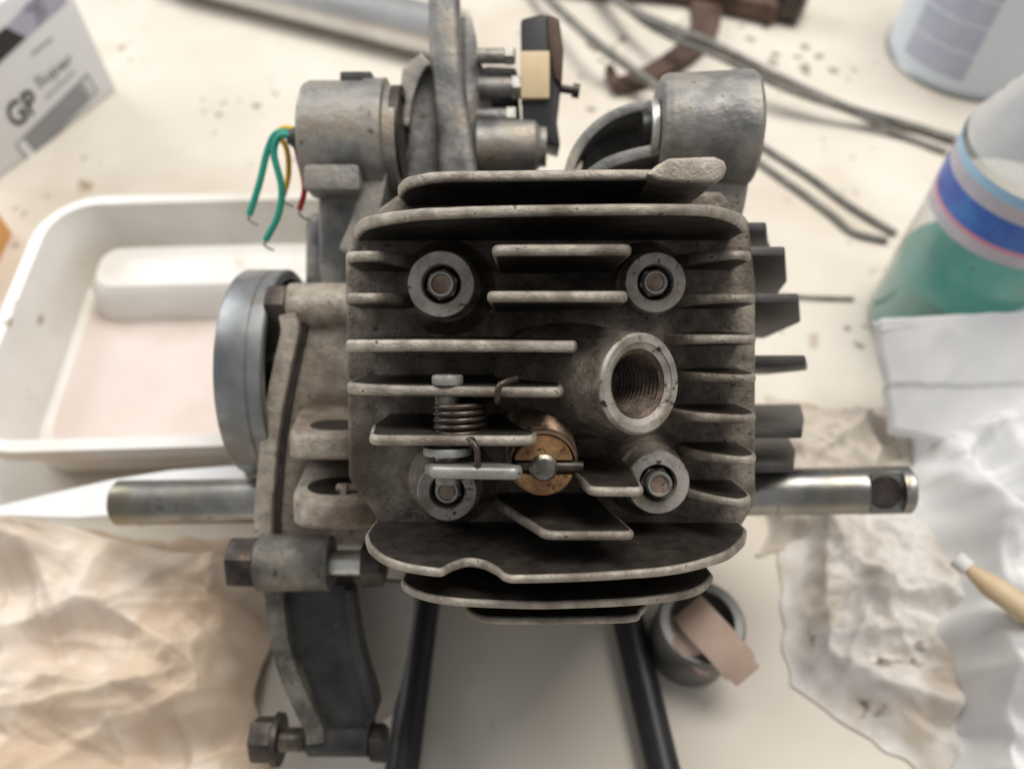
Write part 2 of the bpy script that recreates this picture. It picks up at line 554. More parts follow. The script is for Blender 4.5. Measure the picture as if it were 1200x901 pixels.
def fin(name, parent, y, tip, zroot=ZF - 2, t_tip=2.5, t_root=4.2, mats=(None, None), zs=None, bevel=1.0, slope=None, corner=None):
    """fin in the plane y; tip: list of (x, z) from left to right"""
    if corner:
        tip = round_corners(tip, corner)
    else:
        tip = [(p.x, p.z) for p in spline([Vector((x, 0, z)) for x, z in tip], 4)]
    pts = [(tip[0][0], zroot)] + list(tip) + [(tip[-1][0], zroot)]
    if slope:
        pts[0] = (tip[0][0] + slope[0], zroot)
        pts[-1] = (tip[-1][0] + slope[1], zroot)
    zt = max(p[1] for p in tip)
    n = len(pts)
    rnd = random.Random(int(y * 100) + n)
    ph = rnd.random() * 50
    # inward normals of the outline
    nor = []
    for k in range(n):
        a, b = Vector(pts[max(k - 1, 0)]), Vector(pts[min(k + 1, n - 1)])
        t = (b - a)
        if t.length < 1e-6:
            t = Vector((1, 0))
        t.normalize()
        nor.append(Vector((t.y, -t.x)))
    m = MB()
    rings = []
    bv = min(bevel, t_tip * 0.42)
    steps = [R(-90), R(-60), R(-30), 0, 0, R(30), R(60), R(90)]
    for q, f in enumerate(steps):
        ins = bv * (1 - math.cos(f))
        sg = -1 if q < 4 else 1
        ring = []
        for k, (x, z) in enumerate(pts):
            h = (z - zroot) / (zt - zroot)
            t = t_root + (t_tip - t_root) * h
            wob = 0.16 * noise.noise(Vector((x * 0.16 + ph, z * 0.16, y)))
            xx, zz = x + nor[k].x * (ins + wob), z + nor[k].y * (ins + wob)
            yy = y + 0.14 * noise.noise(Vector((x * 0.09 + ph, 3.3, y))) + sg * (t / 2 - bv) + bv * math.sin(f)
            ring.append(Vector((xx, yy, zz)))
        rings.append(ring)
    nr = len(rings)
    vs = [p for r in rings for p in r]
    fs, ms = [], []
    for a in range(nr - 1):
        for k in range(n):
            b = (k + 1) % n
            fs.append([a * n + k, a * n + b, (a + 1) * n + b, (a + 1) * n + k])
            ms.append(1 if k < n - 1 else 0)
    fs += [list(range(n))[::-1], [(nr - 1) * n + k for k in range(n)]]
    ms += [0, 0]
    m.add(vs, fs, ms)
    return eb(m, name, list(mats), parent)


GM = (M_GRIME_SHADE, M_WORN)

# ---- cylinder head body (floor plate with chamfered outline)
out = [(404, 300), (418, 262), (472, 224), (846, 224), (878, 258), (886, 330), (886, 590), (866, 622), (800, 628), (520, 628), (452, 622), (408, 560)]
P = [E(x, y, ZF) for x, y in out]
mb = MB()
ring0 = [Vector((p.x, p.y, ZF)) for p in P]
ring1 = [Vector((p.x * 1.01, p.y * 1.01 if p.y > 0 else p.y - 4, ZF - 18)) for p in P]
ring2 = [Vector((p.x * 0.98, p.y * 1.0 if p.y > 0 else p.y - 16, ZF - 36)) for p in P]
mb.loft([ring2, ring1, ring0])
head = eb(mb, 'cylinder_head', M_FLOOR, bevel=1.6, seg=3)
# walls of the head on the left and right that tie the side ridges together


def xz(px, py, y):
    p = EYP(px, py, y)
    return (p.x, p.z)


def xat(px, py, z):
    p = E(px, py, z)
    return (p.x, z)


# upper full-width fins
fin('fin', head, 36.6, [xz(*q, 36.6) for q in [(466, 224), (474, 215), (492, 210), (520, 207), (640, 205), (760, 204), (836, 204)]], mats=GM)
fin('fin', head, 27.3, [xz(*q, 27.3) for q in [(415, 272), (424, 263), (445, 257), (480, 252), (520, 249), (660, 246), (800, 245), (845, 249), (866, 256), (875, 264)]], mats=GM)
# pad cast on the upper fin
p0, p1 = E(757, 196, -4), E(852, 196, -4)
mb = MB()
pp = []
for x, y in [(757, 204), (770, 193), (784, 185), (838, 183), (850, 188), (853, 198), (848, 208), (838, 214), (790, 214), (770, 211)]:
    pp.append(E(x, y, -6))
mb.prism(pp, 2, -6, -44)
eb(mb, 'fin_pad', M_WORN, head, bevel=1.2, seg=3)
# inner short fins
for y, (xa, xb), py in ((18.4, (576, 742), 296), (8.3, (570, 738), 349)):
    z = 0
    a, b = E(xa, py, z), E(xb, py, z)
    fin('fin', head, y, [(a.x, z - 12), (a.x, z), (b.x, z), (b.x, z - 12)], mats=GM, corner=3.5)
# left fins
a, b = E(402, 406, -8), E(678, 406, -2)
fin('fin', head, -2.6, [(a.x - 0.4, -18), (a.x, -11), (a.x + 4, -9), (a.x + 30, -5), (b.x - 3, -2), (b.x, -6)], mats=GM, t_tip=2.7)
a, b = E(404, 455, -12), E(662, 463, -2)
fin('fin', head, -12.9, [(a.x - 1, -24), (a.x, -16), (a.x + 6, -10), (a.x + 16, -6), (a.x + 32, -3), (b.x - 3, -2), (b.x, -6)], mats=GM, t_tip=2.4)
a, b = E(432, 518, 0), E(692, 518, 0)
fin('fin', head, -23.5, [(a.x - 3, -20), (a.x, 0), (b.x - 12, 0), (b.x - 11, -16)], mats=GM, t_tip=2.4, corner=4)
# left side ridges
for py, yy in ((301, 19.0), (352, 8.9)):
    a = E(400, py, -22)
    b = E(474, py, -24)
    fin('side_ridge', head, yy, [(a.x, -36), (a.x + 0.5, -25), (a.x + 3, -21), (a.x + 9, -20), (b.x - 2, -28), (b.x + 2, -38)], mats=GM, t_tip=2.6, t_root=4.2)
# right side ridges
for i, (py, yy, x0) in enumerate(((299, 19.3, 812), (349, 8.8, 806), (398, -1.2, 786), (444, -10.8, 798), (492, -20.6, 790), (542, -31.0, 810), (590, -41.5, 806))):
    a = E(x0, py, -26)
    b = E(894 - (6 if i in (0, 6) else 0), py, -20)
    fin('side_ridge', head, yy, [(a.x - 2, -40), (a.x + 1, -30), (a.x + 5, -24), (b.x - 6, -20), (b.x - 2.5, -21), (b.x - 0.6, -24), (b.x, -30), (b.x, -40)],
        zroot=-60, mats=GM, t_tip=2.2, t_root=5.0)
# lower short fins
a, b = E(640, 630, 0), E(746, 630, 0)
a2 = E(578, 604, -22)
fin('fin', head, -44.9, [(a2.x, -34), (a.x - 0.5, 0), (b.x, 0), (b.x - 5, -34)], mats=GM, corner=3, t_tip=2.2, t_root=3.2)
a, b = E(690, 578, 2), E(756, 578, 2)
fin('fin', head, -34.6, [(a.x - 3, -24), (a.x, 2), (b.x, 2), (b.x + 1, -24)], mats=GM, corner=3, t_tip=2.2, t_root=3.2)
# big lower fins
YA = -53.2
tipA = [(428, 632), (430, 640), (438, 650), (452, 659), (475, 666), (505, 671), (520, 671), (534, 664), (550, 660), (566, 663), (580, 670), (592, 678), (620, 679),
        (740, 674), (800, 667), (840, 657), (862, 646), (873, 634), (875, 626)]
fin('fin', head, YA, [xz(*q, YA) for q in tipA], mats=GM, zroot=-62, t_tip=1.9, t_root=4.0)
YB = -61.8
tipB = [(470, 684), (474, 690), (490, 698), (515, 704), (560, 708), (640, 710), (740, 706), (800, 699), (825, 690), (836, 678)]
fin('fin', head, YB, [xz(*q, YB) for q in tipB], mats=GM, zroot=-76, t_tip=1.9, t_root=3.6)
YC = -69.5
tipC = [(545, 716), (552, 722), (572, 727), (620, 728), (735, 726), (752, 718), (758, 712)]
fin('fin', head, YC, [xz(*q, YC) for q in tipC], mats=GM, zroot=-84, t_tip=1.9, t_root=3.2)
# apron behind the lower fins
mb = MB()
mb.prism([E(470, 640, -60), E(840, 640, -60), E(800, 690, -70), E(520, 690, -70)], 2, -62, -84)
eb(mb, 'lower_apron', M_GRIME_SHADE, head, bevel=2)

# gentle dome of the combustion chamber under the plug
dc = E(706, 428, -28)
mb = MB()
mb.lathe((dc.x, dc.y, 0), (0, 0, 1), [(-43.5, 33), (-41.5, 28), (-38, 23), (-33.5, 18), (-30, 13), (-28, 8), (-27.3, 3), (-27.2, 0.05)], 64, 0, cap=False)
eb(mb, 'chamber_dome', M_FLOOR, head)

# ---- head nuts: boss, round nut with recess, stud
for (px, py, z, r) in ((517, 333, -24, 8.5), (768, 331, -24, 7.7), (524, 576, -26, 7.8), (771, 566, -24, 8.1)):
    c = E(px, py, z)
    mb = MB()
    mb.lathe((c.x, c.y, ZF - 1), (0, 0, 1), [(-1, r + 6.0), (2.5, r + 3.2), (6, r + 1.4), (8.5, r + 0.9)], 48)
    bo = eb(mb, 'nut_boss', M_FLOOR, head, bevel=0.8)
    mb = MB()
    rr = r
    mb.lathe(c, (0, 0, 1), [(-12, r * 0.97), (-0.5, r * 0.99), (0, r * 0.95), (0, r * 0.60), (-0.6, r * 0.56), (-9, r * 0.54)], 48, 0, cap=False)
    nut = eb(mb, 'head_nut', M_RING, eng)
    mb = MB()
    q = r * 0.41
    prof = [(-10, q)]
    hh = -4.0
    top = 2.5 if px > 700 and py > 500 else 0.5
    while hh < top - 0.6:
        prof += [(hh, q), (hh + 0.45, q * 0.93)]
        hh += 0.9
    prof += [(top - 0.7, q * 0.99)]
    mb.lathe(c, (0, 0, 1), prof, 32, 0, cap=False)
    mb.lathe(c, (0, 0, 1), [(top - 0.7, q * 0.99), (top, q * 0.86), (top - 0.05, q * 0.72)], 32, 2, cap=False)
    mb.lathe(c, (0, 0, 1), [(top - 0.05, q * 0.72), (top - 0.45, q * 0.62), (top - 0.55, 0.05)], 32, 1, cap=False)
    eb(mb, 'stud', [M_STUD, M_STUDEND, M_DULL], nut)
    mb = MB()
    a0 = random.random()
    mb.loft([[c + Vector((math.cos(a0 + PI * k / 3) * q * g, math.sin(a0 + PI * k / 3) * q * g, z)) for k in range(6)] for z, g in ((-8, 1.27), (-2.6, 1.27), (-2.0, 1.15))])
    eb(mb, 'hex_collar', M_STUD, nut, bevel=0.25)

# ---- spark plug boss, tilted to the right
c = E(752, 450, -9)
n = Vector((math.sin(R(33)), 0.02, math.cos(R(33))))
mb = MB()
ro, ri = 11.9, 8.1
mb.lathe(c, n, [(-1.2, ro + 0.02), (-0.6, ro), (0, ro - 0.6), (-0.1, ri + 1.6), (-0.5, ri + 1.45), (-1.0, ri + 0.5), (-1.2, ri + 0.1)], 64, 0, cap=False)
mb.lathe(c, n, [(-40, ro + 4), (-30, ro + 3.5), (-21, ro + 2.6), (-14, ro + 1.4), (-7, ro + 0.6), (-1.2, ro + 0.02)], 64, 1, cap=False)
boss = eb(mb, 'spark_plug_boss', [M_RING, M_FLOOR], head)
mb = MB()
prof = [(-1.2, ri + 0.1)]
h = -1.4
while h > -22:
    prof += [(h, ri + 0.1), (h - 0.7, ri - 0.95)]
    h -= 1.4
prof += [(-24, ri - 1.0), (-34, ri - 1.0), (-34, 0.05)]
mb.lathe(c, n, prof, 64, 0, cap=False)
eb(mb, 'thread', M_RUSTH, boss)
# ---- decompressor valve
c = E(637, 548, -6)
n = Vector((0.03, -0.22, 1)).normalized()
mb = MB()
prof = [(-44, 10.0)]
h = -28
while h < -5.5:
    prof += [(h, 8.4), (h + 0.9, 7.3)]
    h += 1.8
prof += [(-4.5, 8.0), (-3.6, 8.3), (-2.6, 8.0), (-2.4, 7.4)]
mb.lathe(c, n, prof, 44, 0, cap=False)
valve = eb(mb, 'decompressor_valve', M_BRASSDK)
u = Vector((1, 0, 0))
v = n.cross(u).normalized()
for sgn in (1, -1):
    pts = []
    for k in range(21):
        a = R(14) + (PI - R(28)) * k / 20
        pts.append((math.cos(a) * 7.0, sgn * math.sin(a) * 7.0))
    mb = MB()
    top = [c + u * x + v * y for x, y in pts]
    bot = [p - n * 9 for p in top]
    mb.loft([bot, top])
    eb(mb, 'brass_half', M_BRASS, valve, bevel=0.5)
mb = MB()
mb.lathe(c, n, [(-8, 3.4), (0.2, 3.3), (1.0, 2.6), (1.2, 0.05)], 24, 0, cap=False)
eb(mb, 'valve_stem', M_STUD, valve)
mb = MB()
mb.tube([c + u * -6.2 + n * -1.5, c + u * 9.2 + n * -0.6], 1.35, 14)
eb(mb, 'cross_pin', M_OXIDE, valve, bevel=0.3)

# ---- lever, pivot pin and spring
pc = Vector((E(525, 490, -8).x, 0, -8))
mb = MB()
mb.tube([(pc.x, -9.0, pc.z), (pc.x, -34.5, pc.z)], 3.0, 24)
pin = eb(mb, 'pivot_pin', M_STUD, bevel=0.3)
mb = MB()
mb.tube([(pc.x, -9.2, pc.z + 1), (pc.x, -11.6, pc.z + 1)], 3.6, 28)
eb(mb, 'pin_head', M_DULL, pin, bevel=0.6)
mb = MB()
mb.tube([(pc.x, -25.6, pc.z + 1.5), (pc.x, -27.6, pc.z + 1.5)], 5.6, 36)
eb(mb, 'washer', M_DULL, pin, bevel=0.4)
cx = E(538, 490, -6).x
pts = []
for k in range(5 * 20 + 1):
    a = 2 * PI * k / 20 + PI
    pts.append((cx + 5.6 * math.cos(a), -15.2 - 1.55 * k / 20, -9 + 5.6 * math.sin(a)))
s0 = Vector(pts[0])
pre = spline([(E(584, 452, 3).x + 4, -9.6, 0), (E(586, 455, 3).x, -11.0, 2.8), (E(584, 470, 3).x - 0.3, -14.6, 1.2), (E(580, 480, -4).x, -15.0, -7), (cx + 1, -14.9, -15.5), (cx - 4.5, -15.0, -11.5)], 6)
e0 = Vector(pts[-1])
post = spline([pts[-1], (cx - 2.5, -23.2, -2.2), (cx + 3, -23.3, -0.5), (E(554, 505, 1).x, -23.8, 1.0), (E(559, 514, 2).x, -25.6, 1.6), (E(560, 545, 2).x, -31.5, 1.6)], 6)
mb = MB()
mb.tube(pre + [Vector(p) for p in pts[1:-1]] + post, 0.72, 10)
eb(mb, 'torsion_spring', M_SPRING)
# lever plate (flat bar, rounded end)
mb = MB()
yl = -30.4
pts = []
for x, z in [(E(500, 548, 0).x, -9), (E(496, 548, 0).x, -3), (E(506, 548, 2).x, 1.4), (E(540, 548, 2).x, 2.2), (E(604, 552, 3).x, 3.2), (E(612, 552, 3).x, 1.6), (E(612, 552, 3).x, -1.2), (E(600, 552, 2).x, -3), (E(556, 552, 0).x, -12), (E(530, 552, 0).x, -14)]:
    pts.append((x, yl, z))
mb.prism(pts, 1, yl - 1.4, yl + 1.4)
eb(mb, 'lever', M_DULL, bevel=1.2, seg=4)

# ---- cylinder barrel and its fins on the right
mb = MB()
rings = []
for z, k in ((-76, 1.0), (-118, 1.0)):
    rings.append([Vector((x, y, z)) for x, y in ((-42, 34), (46, 34), (54, 26), (54, -44), (46, -58), (-40, -58), (-48, -48), (-48, 26))])
mb.loft(rings[::-1])
barrel = eb(mb, 'cylinder_barrel', M_GRIME_SHADE, bevel=2)


def blade(near, far, tip, tipf, th=3.0):
    """plate that slopes from its near edge (pixel row near) back to row far"""
    m = MB()
    za, zb = -60.0, -112.0
    a0, a1 = E(846, near, za), E(tip, near, za)
    b0, b1 = E(846, far, zb), E(tipf, far, zb)
    c1 = E(tip + 2, near + (far - near) * 0.55, za + (zb - za) * 0.5)
    pts = [a0, a1, c1, b1, b0]
    nn = (a1 - a0).cross(b0 - a0).normalized() * th / 2
    m.loft([[p - nn for p in pts], [p + nn for p in pts]])
    return eb(m, 'barrel_fin', M_BLADE, barrel, bevel=0.8)


for near, far, tip, tipf in ((266, 300, 898, 906), (294, 352, 920, 902), (349, 392, 936, 896), (422, 434, 944, 900), (508, 478, 940, 938), (548, 517, 930, 925)):
    blade(near, far, tip, tipf)

# ---- crankcase
ZC = -88.0
mb = MB()
pts = [E(x, y, ZC) for x, y in [(342, 336), (404, 334), (440, 330), (470, 330), (470, 640), (330, 640), (313, 632), (311, 600), (314, 550), (320, 500), (330, 440), (340, 395)]]
mb.prism(pts, 2, ZC, -150)
case = eb(mb, 'crankcase', M_CASE, bevel=1.5)
mb = MB()
mb.prism([(-78, 44, 0), (72, 44, 0), (78, 30, 0), (78, -58, 0), (60, -66, 0), (-70, -66, 0), (-80, -50, 0)], 2, -113, -168)
eb(mb, 'lower_case', M_GREYCAST, case, bevel=5, seg=3)
# flange ridge along the left joint
path = spline([E(x, y, ZC + 2) for x, y in [(340, 368), (343, 388), (338, 412), (332, 440), (325, 475), (319, 515), (315, 560), (312, 600), (312, 634)]], 5)
mb = MB()
rings = []
for i, p in enumerate(path):
    t = (path[min(i + 1, len(path) - 1)] - path[max(i - 1, 0)]).normalized()
    s = Vector((t.y, -t.x, 0)).normalized()
    wv = 2.9
    rings.append([p + s * -wv + Vector((0, 0, 4)), p + s * wv + Vector((0, 0, 4)), p + s * wv - Vector((0, 0, 12)), p + s * -wv - Vector((0, 0, 12))])
mb.loft(rings)
eb(mb, 'joint_flange', M_CASE, case, bevel=0.8)
# dark gasket edge left of the flange
mb = MB()
rings = []
for i, p in enumerate(path):
    t = (path[min(i + 1, len(path) - 1)] - path[max(i - 1, 0)]).normalized()
    s = Vector((t.y, -t.x, 0)).normalized()
    rings.append([p + s * -4.6 + Vector((0, 0, 1)), p + s * -2.7 + Vector((0, 0, 1)), p + s * -2.7 - Vector((0, 0, 30)), p + s * -4.6 - Vector((0, 0, 30))])
mb.loft(rings)
eb(mb, 'gasket', M_OXIDE, case)
# upper left boss and its bolt
c0 = E(337, 358, -88)
mb = MB()
mb.lathe((c0.x, c0.y, -90), (1, 0, 0), [(0, 6.6), (0.8, 7.4), (24, 7.4)], 32)
eb(mb, 'flange_boss', M_CASE, case, bevel=0.3)


def hexbolt(name, c, ax, af, hgt, mats, parent, flange=0.0, shank=None, r_sh=None, threads=False, roll=0.0):
    """hexagon head; c is the head's bearing face, ax points away from the shank"""
    m = MB()
    ax = Vector(ax).normalized()
    u = Vector((0, 0, 1))
    u = (u - ax * u.dot(ax)).normalized()
    v = ax.cross(u)
    rc = af / math.sqrt(3)

    def ring(h, s):
        return [Vector(c) + ax * h + (u * math.cos(PI / 3 * k + roll) + v * math.sin(PI / 3 * k + roll)) * rc * s for k in range(6)]
    m.loft([ring(flange, 1), ring(hgt - 0.8, 1), ring(hgt, 0.86)])
    b = eb(m, name, mats, parent, bevel=0.35, angle=20)
    if flange:
        m = MB()
        m.lathe(c, ax, [(0, rc * 1.12), (flange * 0.7, rc * 1.16), (flange, rc * 1.0)], 32)
        eb(m, 'flange', mats, b)
    if shank:
        m = MB()
        if threads:
            prof = []
            h = 0
            while h < shank:
                prof += [(h, r_sh), (h + 0.5, r_sh * 0.88)]
                h += 1.0
        else:
            prof = [(0, r_sh), (shank, r_sh)]
        m.lathe(c, -ax, prof, 20)
        eb(m, 'shank', M_STUD if threads else M_ZINC, b)
    return b


hexbolt('case_bolt', (c0.x + 0.4, c0.y, -88), (-1, 0, 0), 12.5, 6.5, M_OXIDE, eng)

# bracket lugs standing on the case
for nm, edge, ztop, yb, hole in (
    ('upper', [(340, 512), (346, 487), (398, 482), (455, 484), (478, 488), (440, 524), (345, 536)], -52, None, None),
):
    pass
Y1 = E(400, 524, -56).y
mb = MB()
prof1 = []
for x, z in [(340, -60), (343, -57), (350, -55.5), (420, -55.5), (438, -57), (474, -86), (474, -92), (362, -92), (350, -80)]:
    p = E(x, 524, z)
    prof1.append((p.x, 0, z))
mb.prism(prof1, 1, Y1 - 3.8, Y1 + 3.4)
for p in mb.v:
    if p.y > Y1:
        p.y += (-55.5 - p.z) * 0.19
lug = eb(mb, 'bracket_lug', M_CASE, case, bevel=1.4, seg=3)
mb = MB()
pc1 = E(403, 505, -64)
mb.lathe((pc1.x - 2, Y1 + 4.9, -66), (0, 1, 0.19), [(0, 5.2), (0.75, 5.1), (0.72, 0.05)], 24, 0, cap=False)  # black disc on the surface, painted in place of the hole's shaded inside
for p in mb.v:
    p.x = pc1.x - 3 + (p.x - pc1.x + 2) * 1.5
eb(mb, 'bolt_hole', M_BLACK, lug)
Y2 = E(400, 604, -52).y
mb = MB()
prof2 = []
for x, z in [(344, -58), (348, -54), (360, -51.5), (412, -50), (438, -53), (450, -62), (480, -90), (480, -94), (380, -94), (360, -80)]:
    p = E(x, 604, z)
    prof2.append((p.x, 0, z))
mb.prism(prof2, 1, Y2 - 3.8, Y2 + 3.6)
for p in mb.v:
    if p.y > Y2:
        p.y += (-50 - p.z) * 0.24
lug2 = eb(mb, 'bracket_lug', M_CASE, case, bevel=1.5, seg=3)
mb = MB()
pc2 = E(400, 585, -62)
mb.lathe((pc2.x, Y2 + 6.1, -62.5), (0, 1, 0.24), [(0, 6.4), (0.8, 6.3), (0.78, 0.05)], 24, 0, cap=False)  # another flat black disc painting the shaded inside of a hole
for p in mb.v:
    p.x = pc2.x - 1 + (p.x - pc2.x) * 1.45
eb(mb, 'bolt_hole', M_BLACK, lug2)
mb = MB()
mb.box((pc2.x + 3, Y2 + 6.5, -61), 4.0, 1.2, 2.2)
eb(mb, 'broken_stub', M_CASE, lug2, bevel=0.8, rough=0.5)
mb = MB()
mb.box((pc2.x + 2.0, Y2 + 6.2, -57.5), 1.0, 1.8, 1.6)
eb(mb, 'broken_stub', M_CASE, lug2, bevel=0.4, rough=0.4)
# web below the lugs (dark pocket)
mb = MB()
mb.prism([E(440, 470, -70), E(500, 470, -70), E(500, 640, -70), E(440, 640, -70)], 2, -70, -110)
eb(mb, 'case_web', M_GRIME_SHADE, case, bevel=2)

# ---- generator rotor on the left
cr = E(297, 436, -112)
RR = 36.5
xl = E(246, 436, -112 + RR).x
mb = MB()
mb.lathe((xl, cr.y, cr.z), (1, 0, 0), [(0, 8), (0, RR - 2.5), (0.6, RR - 0.8), (2, RR), (10.6, RR), (10.9, RR - 0.3), (11.3, RR - 0.3), (11.6, RR), (15.6, RR), (16.2, RR - 0.6), (16.2, RR - 3.4), (3, RR - 4.0), (3, 8)], 96, 0, cap=False, closed=True)
rotor = eb(mb, 'flywheel_rotor', M_ROTOR)
mb = MB()
mb.lathe((xl + 3.2, cr.y, cr.z), (1, 0, 0), [(0, RR - 9), (0.6, RR - 8.2), (7, RR - 8.2), (7.6, RR - 9)], 72)
eb(mb, 'stator', M_BLACK, rotor)
mb = MB()
mb.lathe((xl + 5.5, cr.y, cr.z), (1, 0, 0), [(0, RR - 4.1), (0, RR - 5.6), (5, RR - 5.4), (5, RR - 3.9)], 72, 0, cap=False, closed=True)
eb(mb, 'magnet_ring', M_OXIDE, rotor)
mb = MB()
mb.lathe((xl + 2, cr.y, cr.z), (1, 0, 0), [(0, 9), (40, 9)], 32)
eb(mb, 'hub', M_STEEL, rotor)

# ---- pedal axle: left stub and right end with milled flat
pl, pr = E(138, 589, -106), E(1066, 573.5, -91)
ax = (pr - pl).normalized()
Lx = (pr - pl).length
side = Vector((0, 1, 0))
side = (side - ax * side.dot(ax)).normalized()
upv = ax.cross(side).normalized()
if upv.z < 0:
    upv = -upv
RA = 8.0
mb = MB()
rings = []
st = [(0, 0.90), (0.8, 1.0), (12, 1.0), (12.4, 0.985), (55, 0.985), (Lx * 0.5, 0.985), (Lx - 17.4, 0.985), (Lx - 17.0, 1.0), (Lx - 15.5, 1.0)]
st += [(Lx - 15.4 + 0.01, 1.0), (Lx - 14.0, 1.0), (Lx - 5.2, 1.0), (Lx - 4.0, 1.0), (Lx - 3.9, 1.0), (Lx - 0.8, 1.0), (Lx, 0.9)]
for h, k in st:
    ring = []
    for j in range(64):
        a = 2 * PI * j / 64
        cu, cv = math.cos(a) * RA * k, math.sin(a) * RA * k
        if Lx - 15.0 < h < Lx - 3.95 and cv > RA * 0.52 and abs(cu) < RA * 0.86:
            cv = RA * 0.52
        ring.append(pl + ax * h + side * cu + upv * cv)
    rings.append(ring)
mb.loft(rings)
axle = eb(mb, 'pedal_axle', M_STEEL)
mb = MB()
mb.lathe(pl + ax * (Lx - 9.6) + upv * (RA * 0.52), upv, [(0.0, 5.6), (0.25, 5.5), (0.3, 0.05)], 24, 0, cap=False)
eb(mb, 'cotter_flat', M_OXIDE, axle)

# ---- lower left hanger bracket
ZB = -72.0
cl = E(302, 659, ZB)
c2 = E(390, 659, ZB)
mb = MB()
mb.lathe(cl, (1, 0, 0), [(0, 7.4), (1.0, 8.8), (2.2, 8.9), (21, 8.6), (23.4, 8.6), (23.4, 4.5), (20, 4.5)], 40, 0, cap=False)
brk = eb(mb, 'hanger_bracket', M_LUG, eng)
hexbolt('bracket_bolt', (cl.x + 0.2, cl.y, ZB), (-1, 0, 0), 14.5, 8.6, M_OXIDE, eng, shank=34, r_sh=4.0, roll=R(20))
nutx = E(426, 655, ZB).x
hexbolt('bracket_nut', (nutx, cl.y, ZB), (1, 0, 0), 13.0, 7.0, M_OXIDE, eng, roll=R(10))
# plate of the bracket (the arm)
ZP = -80.0
po = [(318, 684), (405, 684), (412, 712), (418, 748), (426, 784), (438, 820), (441, 838), (434, 852), (432, 878), (358, 878), (356, 862), (346, 832), (332, 800), (322, 762), (315, 716)]
mb = MB()
mb.prism([E(x, y, ZP) for x, y in po], 2, ZP, ZP - 12)
arm = eb(mb, 'arm_plate', M_ARM, brk, bevel=1.2)


def ribbon(pts, wv, z1, z0, name, m_, parent, bevel=0.8):
    path = spline(pts, 5)
    m = MB()
    rings = []
    for i, p in enumerate(path):
        t = (path[min(i + 1, len(path) - 1)] - path[max(i - 1, 0)]).normalized()
        s = Vector((t.y, -t.x, 0)).normalized()
        q = wv[i * (len(wv) - 1) // (len(path) - 1)] if isinstance(wv, list) else wv
        rings.append([Vector((*(p + s * -q).xy, z1)), Vector((*(p + s * q).xy, z1)), Vector((*(p + s * q).xy, z0)), Vector((*(p + s * -q).xy, z0))])
    m.loft(rings)
    return eb(m, name, m_, parent, bevel=bevel)


ribbon([E(x, y, ZP + 5) for x, y in [(322, 680), (322, 715), (328, 757), (340, 797), (354, 828), (366, 852), (370, 872)]], 3.1, ZP + 5, ZP - 6, 'rib', M_LUG, arm)
ribbon([E(x, y, ZP + 1) for x, y in [(408, 690), (412, 725), (418, 762), (428, 800), (436, 834)]], 1.6, ZP + 1.6, ZP - 6, 'rib', M_ARM, arm)
mb = MB()
mb.prism([E(x, y, -102) for x, y in [(398, 676), (486, 684), (482, 730), (476, 770), (468, 808), (459, 838), (444, 850), (426, 846), (410, 790)]], 2, -102, -106)
eb(mb, 'back_plate', M_COVER, brk, bevel=0.8)
c3 = E(357, 873, ZP + 2)
mb = MB()
mb.lathe((c3.x, c3.y, ZP - 3), (1, 0, 0), [(0, 5.0), (0.6, 5.8), (20.4, 5.8), (21, 5.0)], 36)
eb(mb, 'lower_lug', M_ARM, brk, bevel=0.2)
cb = E(330, 866, ZP - 3)
hexbolt('bracket_bolt', (cb.x, cb.y, ZP - 3), (-1, 0, 0), 13.0, 9.6, M_OXIDE, eng, flange=2.4, shank=14, r_sh=4.0, threads=True, roll=R(12))
cn = E(436, 870, ZP - 3)
hexbolt('bracket_nut', (cn.x, cn.y, ZP - 3), (1, 0, 0), 11.5, 5.0, M_OXIDE, eng, roll=R(25))
# ---- upper left mounting drum with grommet and wires
ZD = -92.0
cd = E(356, 160, ZD)
ce = E(468, 160, ZD)
mb = MB()
LD = ce.x - cd.x
rd = 19.0
mb.lathe((cd.x, cd.y, ZD - 6), (1, 0, 0), [(0, rd - 2.5), (0.8, rd - 0.6), (2.5, rd), (LD * 0.62, rd), (LD * 0.66, rd + 0.8), (LD * 0.86, rd + 0.8), (LD * 0.88, rd - 1.5), (LD, rd - 1.5), (LD, 8), (LD - 4, 8)], 56, 0, cap=False)
drum = eb(mb, 'mounting_drum', M_GREYCAST, case, rough=0.15)
q0 = E(392, 86, ZD)
mb = MB()
mb.box((E(418, 84, ZD).x, cd.y + 18.6, ZD - 4), 5.2, 1.8, 6)
eb(mb, 'drum_boss', M_ARM, drum, bevel=0.8)
mb = MB()
mb.box((E(398, 218, ZD).x, cd.y - 15.5, ZD + 4), 9.0, 4.0, 8)
eb(mb, 'drum_step', M_GREYCAST, drum, bevel=1.6, rough=0.5)
mb = MB()
mb.prism([E(372, 226, -100), E(462, 205, -100), E(462, 345, -100), E(374, 345, -100)], 2, -98, -125)
eb(mb, 'neck', M_GREYCAST, case, bevel=4, seg=3)
ribbon([E(x, y, -90) for x, y in [(440, 110), (444, 160), (440, 215), (428, 262), (412, 300)]], 4.2, -86, -112, 'neck_rib', M_GREYCAST, case, bevel=1.5)
mb = MB()
mb.lathe((ce.x - 2, cd.y + 2, ZD - 4), (1, 0, 0), [(0, 15), (3, 15), (3, 12), (2.2, 12), (2.2, 0.05)], 40, 0, cap=False)
eb(mb, 'bearing_seat', M_OXIDE, drum)
g0 = E(352, 163, ZD + 2)
mb = MB()
mb.lathe(g0 + Vector((2, 0, 0)), (-1, 0.1, 0), [(0, 4.2), (3, 3.9), (6, 2.2)], 20)
eb(mb, 'grommet', M_RUBBER, drum)
G = E(343, 160, ZD + 2)
